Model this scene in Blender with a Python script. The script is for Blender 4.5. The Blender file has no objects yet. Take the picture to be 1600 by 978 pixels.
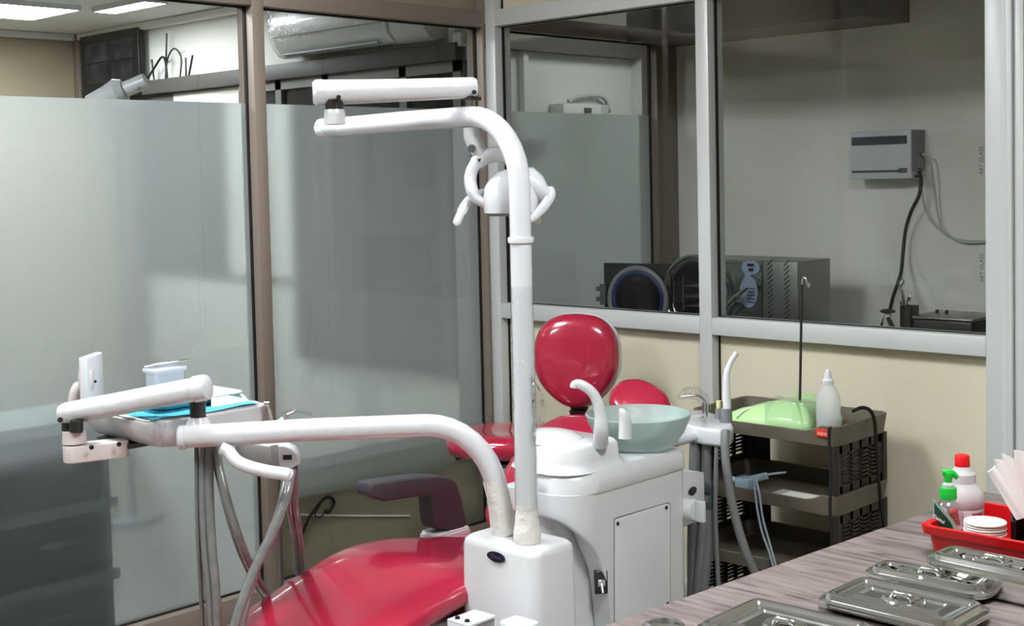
import bpy, bmesh, math, random
from mathutils import Vector, Matrix
from math import pi, sin, cos, radians, sqrt, atan2

# ------------------------------------------------------------------ camera
SC = bpy.context.scene
COL = SC.collection
CAM = Vector((-3.755, -3.720, 1.5))
YAW, PITCH, ROLL, FPX = radians(43.7725), radians(2.797), radians(-1.2647), 2057.1
PX, PY = 800.0, 378.0
_f = Vector((cos(YAW)*cos(PITCH), sin(YAW)*cos(PITCH), -sin(PITCH)))
_r = Vector((sin(YAW), -cos(YAW), 0))
_u = _r.cross(_f)
_r2 = _r*cos(ROLL) + _u*sin(ROLL)
_u2 = -_r*sin(ROLL) + _u*cos(ROLL)
cam_d = bpy.data.cameras.new('camera')
cam = bpy.data.objects.new('camera', cam_d)
COL.objects.link(cam)
cam.matrix_world = Matrix(((_r2.x, _u2.x, -_f.x, CAM.x), (_r2.y, _u2.y, -_f.y, CAM.y),
                           (_r2.z, _u2.z, -_f.z, CAM.z), (0, 0, 0, 1)))
cam_d.sensor_width = 36
cam_d.lens = FPX/1600*36
cam_d.shift_y = -(489-PY)/1600
cam_d.clip_start = 0.02
SC.camera = cam

def P(px, py, x=None, y=None, z=None, d=None):
    """the point of the room seen at a place of the photograph, on a given plane"""
    q = _f*FPX + _r2*(px-PX) - _u2*(py-PY)
    if x is not None: t = (x-CAM.x)/q.x
    elif y is not None: t = (y-CAM.y)/q.y
    elif z is not None: t = (z-CAM.z)/q.z
    else: t = d/FPX
    return CAM + q*t

# ------------------------------------------------------------------ world and exposure
W = bpy.data.worlds.new('world'); SC.world = W; W.use_nodes = True
W.node_tree.nodes['Background'].inputs[0].default_value = (0.55, 0.6, 0.65, 1)
W.node_tree.nodes['Background'].inputs[1].default_value = 0.05
SC.view_settings.view_transform = 'Standard'
SC.view_settings.look = 'None'
SC.view_settings.exposure = 0.0
SC.view_settings.gamma = 1.0
SC.view_settings.use_curve_mapping = False
SC.cycles.max_bounces = 14
SC.cycles.transparent_max_bounces = 24
SC.cycles.transmission_bounces = 10
SC.cycles.glossy_bounces = 6
SC.cycles.diffuse_bounces = 5
SC.cycles.caustics_reflective = False
SC.cycles.sample_clamp_indirect = 6.0
LAMP_A, LAMP_C = 53.0, 70.0      # radiance of the ceiling panels in the surgery and in the room behind the frosted glass

# ------------------------------------------------------------------ materials
def lin(h):
    c = [int(h[i:i+2], 16)/255 for i in (0, 2, 4)]
    return tuple((v/12.92 if v <= .04045 else ((v+.055)/1.055)**2.4) for v in c) + (1,)

def mat(name, color, rough=0.5, metal=0.0, coat=0.0, trans=0.0, ior=1.45, bump=0.0, bscale=60, vary=0.0, vscale=4,
        alpha=1.0, emit=None, estr=0.0, spec=0.5, sss=0.0):
    m = bpy.data.materials.new(name); m.use_nodes = True
    nt = m.node_tree; b = nt.nodes['Principled BSDF']
    c = lin(color) if isinstance(color, str) else color
    b.inputs['Base Color'].default_value = c
    b.inputs['Roughness'].default_value = rough
    b.inputs['Metallic'].default_value = metal
    b.inputs['Coat Weight'].default_value = coat
    b.inputs['Coat Roughness'].default_value = 0.04
    b.inputs['Transmission Weight'].default_value = trans
    b.inputs['IOR'].default_value = ior
    b.inputs['Alpha'].default_value = alpha
    b.inputs['Specular IOR Level'].default_value = spec
    if emit:
        b.inputs['Emission Color'].default_value = lin(emit); b.inputs['Emission Strength'].default_value = estr
    tc = nt.nodes.new('ShaderNodeTexCoord')
    if vary:
        n = nt.nodes.new('ShaderNodeTexNoise'); n.inputs['Scale'].default_value = vscale; n.inputs['Detail'].default_value = 5
        r = nt.nodes.new('ShaderNodeValToRGB')
        r.color_ramp.elements[0].position = .3; r.color_ramp.elements[1].position = .7
        r.color_ramp.elements[0].color = tuple(v*(1-vary) for v in c[:3]) + (1,)
        r.color_ramp.elements[1].color = tuple(min(1, v*(1+vary*.5)) for v in c[:3]) + (1,)
        nt.links.new(tc.outputs['Object'], n.inputs['Vector']); nt.links.new(n.outputs['Fac'], r.inputs[0])
        nt.links.new(r.outputs[0], b.inputs['Base Color'])
    if bump:
        n = nt.nodes.new('ShaderNodeTexNoise'); n.inputs['Scale'].default_value = bscale; n.inputs['Detail'].default_value = 4
        bp = nt.nodes.new('ShaderNodeBump'); bp.inputs['Strength'].default_value = bump; bp.inputs['Distance'].default_value = .01
        nt.links.new(tc.outputs['Object'], n.inputs['Vector']); nt.links.new(n.outputs['Fac'], bp.inputs['Height'])
        nt.links.new(bp.outputs[0], b.inputs['Normal'])
    return m

def mix_glass(name, tint, gloss=1.0, rough=0.0, bump=0.0, bscale=40):
    """thin clear sheet: lets light straight through, mirrors at its surface"""
    m = bpy.data.materials.new(name); m.use_nodes = True; nt = m.node_tree; nt.nodes.clear()
    o = nt.nodes.new('ShaderNodeOutputMaterial'); t = nt.nodes.new('ShaderNodeBsdfTransparent'); g = nt.nodes.new('ShaderNodeBsdfGlossy')
    mx = nt.nodes.new('ShaderNodeMixShader'); fr = nt.nodes.new('ShaderNodeFresnel'); fr.inputs[0].default_value = 1.45
    mu = nt.nodes.new('ShaderNodeMath'); mu.operation = 'MULTIPLY'; mu.inputs[1].default_value = gloss; mu.use_clamp = True
    t.inputs[0].default_value = tint; g.inputs['Roughness'].default_value = rough
    ge = nt.nodes.new('ShaderNodeNewGeometry'); sb = nt.nodes.new('ShaderNodeMath'); sb.operation = 'SUBTRACT'; sb.inputs[0].default_value = 1
    m3 = nt.nodes.new('ShaderNodeMath'); m3.operation = 'MULTIPLY'
    nt.links.new(ge.outputs['Backfacing'], sb.inputs[1]); nt.links.new(fr.outputs[0], mu.inputs[0])
    nt.links.new(mu.outputs[0], m3.inputs[0]); nt.links.new(sb.outputs[0], m3.inputs[1]); nt.links.new(m3.outputs[0], mx.inputs[0])
    nt.links.new(t.outputs[0], mx.inputs[1]); nt.links.new(g.outputs[0], mx.inputs[2]); nt.links.new(mx.outputs[0], o.inputs[0])
    if bump:
        tc = nt.nodes.new('ShaderNodeTexCoord')
        n = nt.nodes.new('ShaderNodeTexNoise'); n.inputs['Scale'].default_value = bscale; n.inputs['Detail'].default_value = 3
        n.inputs['Distortion'].default_value = 1.5
        bp = nt.nodes.new('ShaderNodeBump'); bp.inputs['Strength'].default_value = bump; bp.inputs['Distance'].default_value = .02
        nt.links.new(tc.outputs['Object'], n.inputs['Vector'])
        nt.links.new(n.outputs['Fac'], bp.inputs['Height']); nt.links.new(bp.outputs[0], g.inputs['Normal'])
        nt.links.new(bp.outputs[0], fr.inputs['Normal'])
    return m

def frost_mat():
    """white etched film on the far side of the pane: diffuses, and blurs what stands close behind it"""
    m = bpy.data.materials.new('frosted_film'); m.use_nodes = True; nt = m.node_tree; nt.nodes.clear()
    o = nt.nodes.new('ShaderNodeOutputMaterial')
    tr = nt.nodes.new('ShaderNodeBsdfTranslucent'); tr.inputs[0].default_value = lin('dbe2e5')
    df = nt.nodes.new('ShaderNodeBsdfDiffuse'); df.inputs[0].default_value = lin('9ea6a8')
    rf = nt.nodes.new('ShaderNodeBsdfRefraction'); rf.inputs['Roughness'].default_value = .24; rf.inputs['IOR'].default_value = 1.12
    rf.inputs[0].default_value = lin('e8edee')
    m1 = nt.nodes.new('ShaderNodeMixShader'); m2 = nt.nodes.new('ShaderNodeMixShader')
    m1.inputs[0].default_value = .40; m2.inputs[0].default_value = .48
    nt.links.new(tr.outputs[0], m1.inputs[1]); nt.links.new(df.outputs[0], m1.inputs[2])
    nt.links.new(m1.outputs[0], m2.inputs[1]); nt.links.new(rf.outputs[0], m2.inputs[2])
    nt.links.new(m2.outputs[0], o.inputs[0])
    return m

def wood_mat():
    m = mat('ash_laminate', '988a87', rough=.42)
    nt = m.node_tree; b = nt.nodes['Principled BSDF']
    tc = nt.nodes.new('ShaderNodeTexCoord'); mp = nt.nodes.new('ShaderNodeMapping'); mp.inputs['Scale'].default_value = (22, 2.2, 5)
    n = nt.nodes.new('ShaderNodeTexNoise'); n.inputs['Scale'].default_value = 2.2; n.inputs['Detail'].default_value = 9; n.inputs['Distortion'].default_value = 1.4
    r = nt.nodes.new('ShaderNodeValToRGB'); e = r.color_ramp.elements
    e[0].position = .33; e[0].color = lin('4b4241'); e[1].position = .62; e[1].color = lin('837775')
    x = e.new(.45); x.color = lin('6c615f')
    nt.links.new(tc.outputs['Object'], mp.inputs[0]); nt.links.new(mp.outputs[0], n.inputs['Vector'])
    nt.links.new(n.outputs['Fac'], r.inputs[0]); nt.links.new(r.outputs[0], b.inputs['Base Color'])
    return m

M = {}
M['cream'] = mat('cream_board', 'd0c9b4', rough=.75, bump=.05, bscale=250, vary=.05, vscale=3)
M['cream_dim'] = mat('cream_board_darker', '96907a', rough=.7, vary=.08, vscale=3)  # cream board in a darker tone
M['beige'] = mat('beige_laminate', '9b8f78', rough=.6, vary=.06, vscale=2)
M['plaster'] = mat('grey_white_plaster', 'dcdcd4', rough=.85, bump=.1, bscale=30, vary=.07, vscale=2)
M['plaster_white'] = mat('white_plaster', 'd8d8d0', rough=.85, bump=.08, bscale=30, vary=.04, vscale=2)
M['ceiling'] = mat('ceiling_board', 'e4e5e4', rough=.8)
M['floor'] = mat('floor_tile', '8c8880', rough=.3, vary=.1)
M['brown_alu'] = mat('brown_aluminium', '81756b', rough=.38, metal=.15)
M['grey_alu'] = mat('grey_aluminium', 'c6caca', rough=.36, metal=.1)
M['dark_frame'] = mat('dark_frame', '55524e', rough=.5)
M['ledge'] = mat('charcoal_ledge', '45423f', rough=.5)
M['box_plastic'] = mat('hazy_clear_plastic', 'd5dcea', rough=.12, alpha=.45, coat=.8)
M['gasket'] = mat('black_gasket', '0b0b0b', rough=.6)
M['glass'] = mix_glass('clear_glass', (.94, .948, .945, 1), 1.0)
M['glass_dark'] = mix_glass('tinted_glass', (.955, .965, .96, 1), 1.4)
M['frost'] = frost_mat()
M['white'] = mat('white_enamel', 'd6d9de', rough=.22, coat=.5)
M['white2'] = mat('white_moulding', 'd2d5d8', rough=.25, coat=.6, vary=.02, vscale=6)
M['white_wrap'] = mat('wrapped_white_tube', 'd3d5d9', rough=.28, coat=.7, bump=.35, bscale=22)
M['sleeve'] = mat('white_cloth_sleeve', 'd9d7d2', rough=.6, bump=.6, bscale=45)
M['wrap'] = mix_glass('clear_plastic_wrap', (.93, .94, .94, 1), 1.8, .1, .45, 30)
M['wrap_flat'] = mix_glass('clear_plastic', (.92, .94, .96, 1), 1.6, .05, .3, 25)
M['chrome'] = mat('chrome', 'cfcfcf', rough=.12, metal=1)
M['steel'] = mat('polished_steel', 'd6d8d6', rough=.16, metal=.96, bump=.04, bscale=14)
M['steel_dull'] = mat('dull_steel', '8b8b87', rough=.33, metal=.9, bump=.03, bscale=20)
M['dark_steel'] = mat('dark_steel', '4a4845', rough=.3, metal=.8)
M['red'] = mat('red_vinyl', 'a31c3a', rough=.2, coat=1.0, bump=.05, bscale=9)
M['charcoal'] = mat('charcoal_foam', '3c3b40', rough=.55, bump=.06, bscale=220)
M['black'] = mat('black_plastic', '0d0d0e', rough=.4)
M['black_rub'] = mat('black_rubber', '151515', rough=.6)
M['grey_plastic'] = mat('grey_plastic', '77797c', rough=.45)
M['grey_light'] = mat('light_grey_panel', 'b9bbbc', rough=.45, vary=.04, vscale=20)
M['hose'] = mat('grey_hose', '707374', rough=.4, coat=.3)
M['hose_wrap'] = mat('plastic_wrapped_hose', '7b7f7e', rough=.22, coat=.8, bump=.5, bscale=35, vary=.18, vscale=25)
M['navy'] = mat('navy_badge', '0a0c1e', rough=.25, coat=.6)
M['badge_text'] = mat('badge_lettering', '3a3f66', rough=.4)
def frosted(name, dc, tc, f=.5, rough=.35, clear=.3):
    m = bpy.data.materials.new(name); m.use_nodes = True; nt = m.node_tree; nt.nodes.clear()
    o = nt.nodes.new('ShaderNodeOutputMaterial'); d = nt.nodes.new('ShaderNodeBsdfDiffuse'); t = nt.nodes.new('ShaderNodeBsdfTranslucent')
    g = nt.nodes.new('ShaderNodeBsdfGlossy'); g.inputs['Roughness'].default_value = rough
    a = nt.nodes.new('ShaderNodeMixShader'); b = nt.nodes.new('ShaderNodeMixShader'); fr = nt.nodes.new('ShaderNodeLayerWeight'); fr.inputs[0].default_value = .25
    d.inputs[0].default_value = lin(dc); t.inputs[0].default_value = lin(tc); a.inputs[0].default_value = f
    nt.links.new(d.outputs[0], a.inputs[1]); nt.links.new(t.outputs[0], a.inputs[2]); nt.links.new(fr.outputs['Fresnel'], b.inputs[0])
    tp = nt.nodes.new('ShaderNodeBsdfTransparent'); tp.inputs[0].default_value = (.82, .9, .89, 1); c = nt.nodes.new('ShaderNodeMixShader'); c.inputs[0].default_value = clear
    nt.links.new(a.outputs[0], c.inputs[1]); nt.links.new(tp.outputs[0], c.inputs[2])
    nt.links.new(c.outputs[0], b.inputs[1]); nt.links.new(g.outputs[0], b.inputs[2]); nt.links.new(b.outputs[0], o.inputs[0]); return m
M['bowl'] = frosted('sea_green_frosted_glass', 'd2e8e3', 'e0f2ee', .45)
M['trolley'] = mat('taupe_plastic', '625c50', rough=.45)
M['trolley_dark'] = mat('dark_brown_plastic', '2b2420', rough=.5)
M['green_wrap'] = mat('pale_green_cloth', 'b4dc9a', rough=.5, bump=.25, bscale=18, coat=.2)
M['clear_bottle'] = mix_glass('clear_bottle_plastic', (.84, .85, .88, 1), 2.4, .06)
M['milky'] = mat('milky_plastic', 'e8ebee', rough=.3, trans=.35, ior=1.2, alpha=.62)
M['milky_pink'] = mat('milky_pink_plastic', 'ddc6cc', rough=.3, trans=.3, ior=1.2, alpha=.72)
M['liquid'] = mat('clear_liquid', 'c4c9cc', rough=.1, alpha=.35)
M['pink_liquid'] = mat('pale_pink_liquid', 'd8a9b0', rough=.1, alpha=.5)
M['red_plastic'] = mat('red_plastic', 'c00a12', rough=.32, coat=.2)
M['red_cap'] = mat('red_cap', 'd01018', rough=.4)
M['green_plastic'] = mat('green_plastic', '12b83a', rough=.35)
M['label_green'] = mat('dark_green_label', '0f3a2c', rough=.4)
M['label_pale'] = mat('pale_green_label', '8aa392', rough=.4)
M['paper'] = mat('white_paper', 'eceeed', rough=.8, bump=.1, bscale=60)
M['card'] = mat('white_card', 'e9e8e4', rough=.6)
M['teal'] = mat('teal_paper', '3f9db4', rough=.7, bump=.2, bscale=40)
M['pale_blue'] = mat('pale_blue_plastic', 'c7e4e8', rough=.35)
M['wood'] = wood_mat()
M['cabinet'] = mat('grey_cabinet', '6c6763', rough=.6)
M['drawer_frame'] = mat('green_grey_plastic', '77857b', rough=.5)
M['drawer'] = mat('grey_drawer', '3c403f', rough=.5)
M['yellow'] = mat('pale_yellow_plastic', 'd8d49a', rough=.5)
M['blue_ring'] = mat('blue_silicone', '1a2458', rough=.45)
M['cloth'] = mat('pale_tablecloth', 'b9b1ad', rough=.9, bump=.2, bscale=20)
M['screen'] = mat('dark_screen', '0e1013', rough=.2)
M['panel_blue'] = mat('blue_grey_panel', '7c8aa0', rough=.4)
M['panel_ink'] = mat('panel_ink', '20243a', rough=.5)
M['etch'] = mat('grey_etching', '4c514f', rough=.7)
M['bracket'] = mat('off_white_bracket', 'd8cfcd', rough=.35, coat=.3)

def emis(name, col, s):
    m = bpy.data.materials.new(name); m.use_nodes = True; nt = m.node_tree; nt.nodes.clear()
    o = nt.nodes.new('ShaderNodeOutputMaterial'); e = nt.nodes.new('ShaderNodeEmission')
    e.inputs[0].default_value = col; e.inputs[1].default_value = s; nt.links.new(e.outputs[0], o.inputs[0]); return m
M['lamp_a'] = emis('led_diffuser', (.97, .985, 1, 1), LAMP_A)
M['lamp_c'] = emis('led_diffuser_cool', (.9, .97, 1, 1), LAMP_C)
M['lamp_recess_fill'] = emis('recess_fill_glow', (.92, .97, 1, 1), LAMP_C*.14)  # weak glow for the fill panel added over the recess

# ------------------------------------------------------------------ mesh helpers
class MB:
    def __init__(s): s.v = []; s.f = []
    def add(s, vs, fs):
        k = len(s.v); s.v += [tuple(a) for a in vs]; s.f += [tuple(i+k for i in f) for f in fs]; return s
    def bm(s, b, T=None):
        if T is not None: b.transform(T)
        b.verts.index_update()
        s.add([v.co[:] for v in b.verts], [[v.index for v in f.verts] for f in b.faces]); b.free(); return s
    def box(s, x0, x1, y0, y1, z0, z1, bev=0, seg=3, T=None):
        b = bmesh.new(); bmesh.ops.create_cube(b, size=1)
        for v in b.verts:
            v.co = Vector(((x0+x1)/2+v.co.x*(x1-x0), (y0+y1)/2+v.co.y*(y1-y0), (z0+z1)/2+v.co.z*(z1-z0)))
        if bev: bmesh.ops.bevel(b, geom=b.edges[:], offset=bev, segments=seg, profile=.5, affect='EDGES')
        return s.bm(b, T)
    def rings(s, rings, cap=True, closed=True):
        n = len(rings[0]); vs = [p for r in rings for p in r]; fs = []
        for i in range(len(rings)-1):
            for j in range(n if closed else n-1):
                k = (j+1) % n
                fs.append((i*n+j, i*n+k, (i+1)*n+k, (i+1)*n+j))
        if cap and closed:
            fs.append(tuple(range(n))[::-1]); fs.append(tuple((len(rings)-1)*n+j for j in range(n)))
        return s.add(vs, fs)
    def tube(s, pts, r, n=16, cap=True, flat=1.0):
        pts = [Vector(p) for p in pts]; R = r if isinstance(r, (list, tuple)) else [r]*len(pts)
        rings = []; up = None
        for i, p in enumerate(pts):
            a = pts[max(i-1, 0)]; c = pts[min(i+1, len(pts)-1)]; t = (c-a).normalized()
            if up is None:
                up = Vector((0, 0, 1)) if abs(t.z) < .9 else Vector((1, 0, 0))
            e1 = (up - t*up.dot(t)).normalized(); e2 = t.cross(e1); up = e1
            rings.append([p + e1*cos(2*pi*k/n)*R[i] + e2*sin(2*pi*k/n)*R[i]*flat for k in range(n)])
        return s.rings(rings, cap)
    def lathe(s, prof, c=(0, 0, 0), n=36, axis=None, sx=1, sy=1):
        c = Vector(c); rings = []
        for r, z in prof:
            rings.append([Vector((cos(2*pi*k/n)*max(r, 1e-5)*sx, sin(2*pi*k/n)*max(r, 1e-5)*sy, z)) for k in range(n)])
        if axis is not None:
            q = Vector((0, 0, 1)).rotation_difference(Vector(axis).normalized())
            rings = [[q @ p for p in r] for r in rings]
        return s.rings([[p+c for p in r] for r in rings], True)
    def prism(s, outline, a, b, plane='xy', bev=0, seg=3, T=None):
        """outline in a plane, run from a to b along the third axis"""
        def pt(p, h):
            return {'xy': (p[0], p[1], h), 'xz': (p[0], h, p[1]), 'yz': (h, p[0], p[1])}[plane]
        bmx = bmesh.new()
        v0 = [bmx.verts.new(pt(p, a)) for p in outline]; v1 = [bmx.verts.new(pt(p, b)) for p in outline]
        n = len(outline)
        f0 = bmx.faces.new(v0[::-1]); f1 = bmx.faces.new(v1)
        for i in range(n): bmx.faces.new((v0[i], v0[(i+1) % n], v1[(i+1) % n], v1[i]))
        bmesh.ops.recalc_face_normals(bmx, faces=bmx.faces[:])
        if bev:
            es = [e for e in bmx.edges if (e in f0.edges or e in f1.edges)]
            bmesh.ops.bevel(bmx, geom=es, offset=bev, segments=seg, profile=.5, affect='EDGES')
        return s.bm(bmx, T)

def spline(pts, k=8):
    pts = [Vector(p) for p in pts]; out = []
    Q = [pts[0]*2-pts[1]] + pts + [pts[-1]*2-pts[-2]]
    for i in range(1, len(Q)-2):
        a, b, c, d = Q[i-1:i+3]
        for j in range(k):
            t = j/k
            out.append(.5*((2*b)+(c-a)*t+(2*a-5*b+4*c-d)*t*t+(3*b-a-3*c+d)*t**3))
    out.append(pts[-1]); return out

def rrect(x0, x1, y0, y1, r, n=6):
    rs = r if isinstance(r, (list, tuple)) else [r]*4
    out = []
    for (cx, cy, a0), q in zip(((x1, y1, 0), (x0, y1, 90), (x0, y0, 180), (x1, y0, 270)), rs):
        sx = -1 if cx == x1 else 1; sy = -1 if cy == y1 else 1
        for i in range(n+1):
            a = radians(a0+90*i/n); out.append((cx+sx*q+cos(a)*q, cy+sy*q+sin(a)*q))
    return out

def ellipse(cx, cy, a, b, n=40, p=2.0):
    out = []
    for i in range(n):
        t = 2*pi*i/n; c, s_ = cos(t), sin(t)
        out.append((cx+a*math.copysign(abs(c)**(2/p), c), cy+b*math.copysign(abs(s_)**(2/p), s_)))
    return out

WL = {}                                       # world place of each parent
def obj(name, mb, m, parent=None, sharp=38, label=None, local=False):
    me = bpy.data.meshes.new(name)
    vs = mb.v
    o = bpy.data.objects.new(name, me); COL.objects.link(o)
    if parent is None and not local:
        xs, ys, zs = zip(*vs)
        L = Vector(((min(xs)+max(xs))/2, (min(ys)+max(ys))/2, min(zs)))
        vs = [(v[0]-L.x, v[1]-L.y, v[2]-L.z) for v in vs]; o.location = L; WL[o.name] = L
    elif parent is not None:
        o.parent = parent
        if not local:
            o.location = -WL[parent.name]; WL[o.name] = Vector((0, 0, 0))
        else: WL[o.name] = WL.get(parent.name, Vector((0, 0, 0)))
    else: WL[o.name] = Vector((0, 0, 0))
    me.from_pydata(vs, [], mb.f); me.update()
    b = bmesh.new(); b.from_mesh(me); bmesh.ops.recalc_face_normals(b, faces=b.faces[:]); b.to_mesh(me); b.free()
    for p in me.polygons: p.use_smooth = True
    if hasattr(me, 'set_sharp_from_angle'): me.set_sharp_from_angle(angle=radians(sharp))
    me.materials.append(m)
    if label: o['label'] = label
    return o

def thing(name, label, cat, loc=(0, 0, 0), group=None, rz=0):
    o = bpy.data.objects.new(name, None); COL.objects.link(o); o.empty_display_size = .05
    o.location = loc; o.rotation_euler = (0, 0, rz); WL[o.name] = Vector(loc)
    return tag(o, label, cat, group)
def tag(o, label, cat, group=None, kind=None):
    o['label'] = label; o['category'] = cat
    if group: o['group'] = group
    if kind: o['kind'] = kind
    return o
def struct(name, mb, m, parent=None, **k):
    o = obj(name, mb, m, parent, **k)
    if parent is None: o['kind'] = 'structure'
    return o
def text(name, body, size, m, parent, mw, ext=.0004):
    c = bpy.data.curves.new(name, 'FONT'); c.body = body; c.size = size; c.extrude = ext
    c.align_x = 'CENTER'; c.align_y = 'CENTER'; c.materials.append(m)
    tmp = bpy.data.objects.new('tmp_text', c); COL.objects.link(tmp)
    dg = bpy.context.evaluated_depsgraph_get(); dg.update()
    me = bpy.data.meshes.new_from_object(tmp.evaluated_get(dg)); bpy.data.objects.remove(tmp); bpy.data.curves.remove(c)
    me.materials.clear(); me.materials.append(m)
    o = bpy.data.objects.new(name, me); COL.objects.link(o); o.parent = parent
    chain = Vector((0, 0, 0)); q = parent
    while q is not None: chain += q.location; q = q.parent
    o.matrix_local = Matrix.Translation(-chain) @ mw
    return o
def frame_m(origin, xdir, ydir):
    x = Vector(xdir).normalized(); y = Vector(ydir); y = (y - x*y.dot(x)).normalized(); z = x.cross(y)
    return Matrix(((x.x, y.x, z.x, origin[0]), (x.y, y.y, z.y, origin[1]), (x.z, y.z, z.z, origin[2]), (0, 0, 0, 1)))
random.seed(4)
# ================================================================== THE SETTING
H = 2.65
struct('floor', MB().box(-6.6, 3.2, -5.6, 5.8, -.05, 0), M['floor'])
struct('ceiling', MB().box(-6.6, 3.2, -5.6, 5.8, H, H+.05), M['ceiling'])
struct('wall_back', MB().box(-6.6, 3.2, -5.6, -5.5, 0, H), M['cream'])
struct('wall_front', MB().box(-6.6, -6.5, -5.5, 5.7, 0, H), M['cream'])
struct('wall_far', MB().box(1.27, 1.35, -5.5, .09, 0, H).box(1.27, 1.35, .09, 1.33, 2.22, H), M['plaster'])
struct('wall_far_right', MB().box(1.27, 1.35, 1.40, 5.58, 2.2, H).box(1.29, 1.35, 1.40, 5.58, 0, 2.2), M['plaster_white'])
struct('wall_far_left', MB().box(-6.5, 1.35, 5.58, 5.68, 0, H), M['beige'])
struct('wall_recess', MB().box(1.27, 2.6, 1.33, 1.40, 0, 2.22).box(1.6, 1.64, 1.29, 1.33, 0, 2.22).box(2.6, 2.66, -.1, 1.4, 0, H), M['plaster_white'])
struct('trim_1', MB().box(1.24, 2.6, 1.25, 1.33, 2.2, 2.32), M['dark_frame'])
# cream board between the posts
struct('wall_right', MB().box(.045, .09, -1.02, -.06, 0, .945).box(.045, .09, -2.07, -1.07, 0, .945)
       .box(.045, .09, -1.02, -.06, 2.165, H).box(.045, .09, -2.07, -1.07, 2.165, H)
       .box(0, .1, -5.5, -3.15, 0, H).box(0, .1, -3.15, -2.14, 2.2, H), M['cream'])
struct('wall_left', MB().box(-1.07, -.0, .045, .08, 2.165, H).box(-6.5, -1.12, .045, .08, 2.165, H), M['cream_dim'])
# grey frame of the right partition
g = MB()
def bar(mb, *a): mb.box(*a, bev=.0025, seg=2)
bar(g, 0, .09, -.052, .0, 0, H)                       # corner post
bar(g, 0, .09, -1.072, -1.020, 0, H)
bar(g, 0, .09, -2.115, -2.050, 0, H)
for a, b in ((-1.020, -.052), (-2.050, -1.072)):
    bar(g, 0, .09, a, b, .940, 1.0)
    bar(g, 0, .09, a, b, 2.10, 2.165)
    bar(g, 0, .09, a, b, .0, .045)
struct('trim_2', g, M['grey_alu'])
struct('trim_3', MB().box(-.012, .10, -2.135, -2.117, 0, H, bev=.002).box(.0, .085, -2.165, -2.137, 0, 2.2, bev=.002)
       .box(-.004, .02, -2.115, -2.10, 0, H), M['grey_alu'])
struct('trim_4', MB().box(.018, .03, -2.1375, -2.1365, 1.0, 1.06), M['grey_light'])
g = MB()
for y0, y1, z0, z1 in ((-1.020, -.052, 1.0, 2.10), (-2.050, -1.072, 1.0, 2.10)):
    for q in ((y0, y0+.005, z0, z1), (y1-.005, y1, z0, z1), (y0, y1, z1-.004, z1), (y0, y1, z0, z0+.003)):
        g.box(.040, .052, *q)
for y0, y1, z0, z1 in ((-1.020, -.052, .045, .94), (-2.050, -1.072, .045, .94)):
    for q in ((y0, y0+.004, z0, z1), (y1-.005, y1, z0, z1)): g.box(.040, .046, *q)
for y0, y1 in ((-1.020, -.052), (-2.050, -1.072)):
    g.box(.040, .046, y1-.005, y1, 2.165, H)
struct('trim_5', g, M['gasket'])
# brown frame of the left partition, running on behind the right one
g = MB()
for x0, x1 in ((-1.116, -1.068), (-2.75, -2.70), (-4.4, -4.35), (-.016, -.001), (.092, .13), (1.115, 1.27)):
    bar(g, x0, x1, 0, .09, 0, H)
for a, b in ((-6.5, -4.4), (-4.35, -2.75), (-2.70, -1.116), (-1.068, -.016), (.13, 1.115)):
    bar(g, a, b, 0, .09, 2.10, 2.165)
    bar(g, a, b, 0, .09, 0, .105)
struct('trim_6', g, M['brown_alu'])
g = MB()
for a, b in ((-2.70, -1.116), (-1.068, -.016), (.13, 1.115)):
    for q in ((a, a+.005, .105, 2.1), (b-.006, b, .105, 2.1), (a, b, 2.094, 2.1), (a, b, .105, .110)):
        g.box(q[0], q[1], .036, .050, q[2], q[3])
struct('trim_7', g, M['gasket'])
# panes
struct('window_1', MB().box(-2.695, -1.120, .041, .045, .11, 2.095), M['glass'])
struct('window_2', MB().box(-1.063, -.020, .041, .045, .11, 2.095), M['glass'])
struct('window_3', MB().box(.134, 1.110, .041, .045, .11, 2.095), M['glass'])
w4 = struct('window_4', MB().box(.044, .048, -1.016, -.056, 1.002, 2.097), M['glass_dark'])
w5 = struct('window_5', MB().box(.044, .048, -2.046, -1.076, 1.002, 2.097), M['glass_dark'])
struct('window_6', MB().box(-4.345, -2.755, .041, .045, .11, 2.095).box(-6.4, -4.41, .041, .045, .11, 2.095), M['glass'])
for i, (z, s) in enumerate(((1.52, 'ART GLASS'), (1.20, 'ART GLASS'))):
    text('etched_text', s, .017, M['etch'], w5, frame_m((.0432, -2.020, z), (0, 0, 1), (0, 1, 0)), .0001)
q = P(840, 344, x=.0425)
obj('sticker', MB().box(.042, .0436, q.y-.018, q.y+.018, q.z-.012, q.z+.010), mat('beige_sticker', '9a937e', rough=.6), w4)
obj('sticker_stripe', MB().box(.0416, .0432, q.y-.014, q.y+.020, q.z+.010, q.z+.022), mat('dark_sticker', '2c343c', rough=.6), w4)
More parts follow.
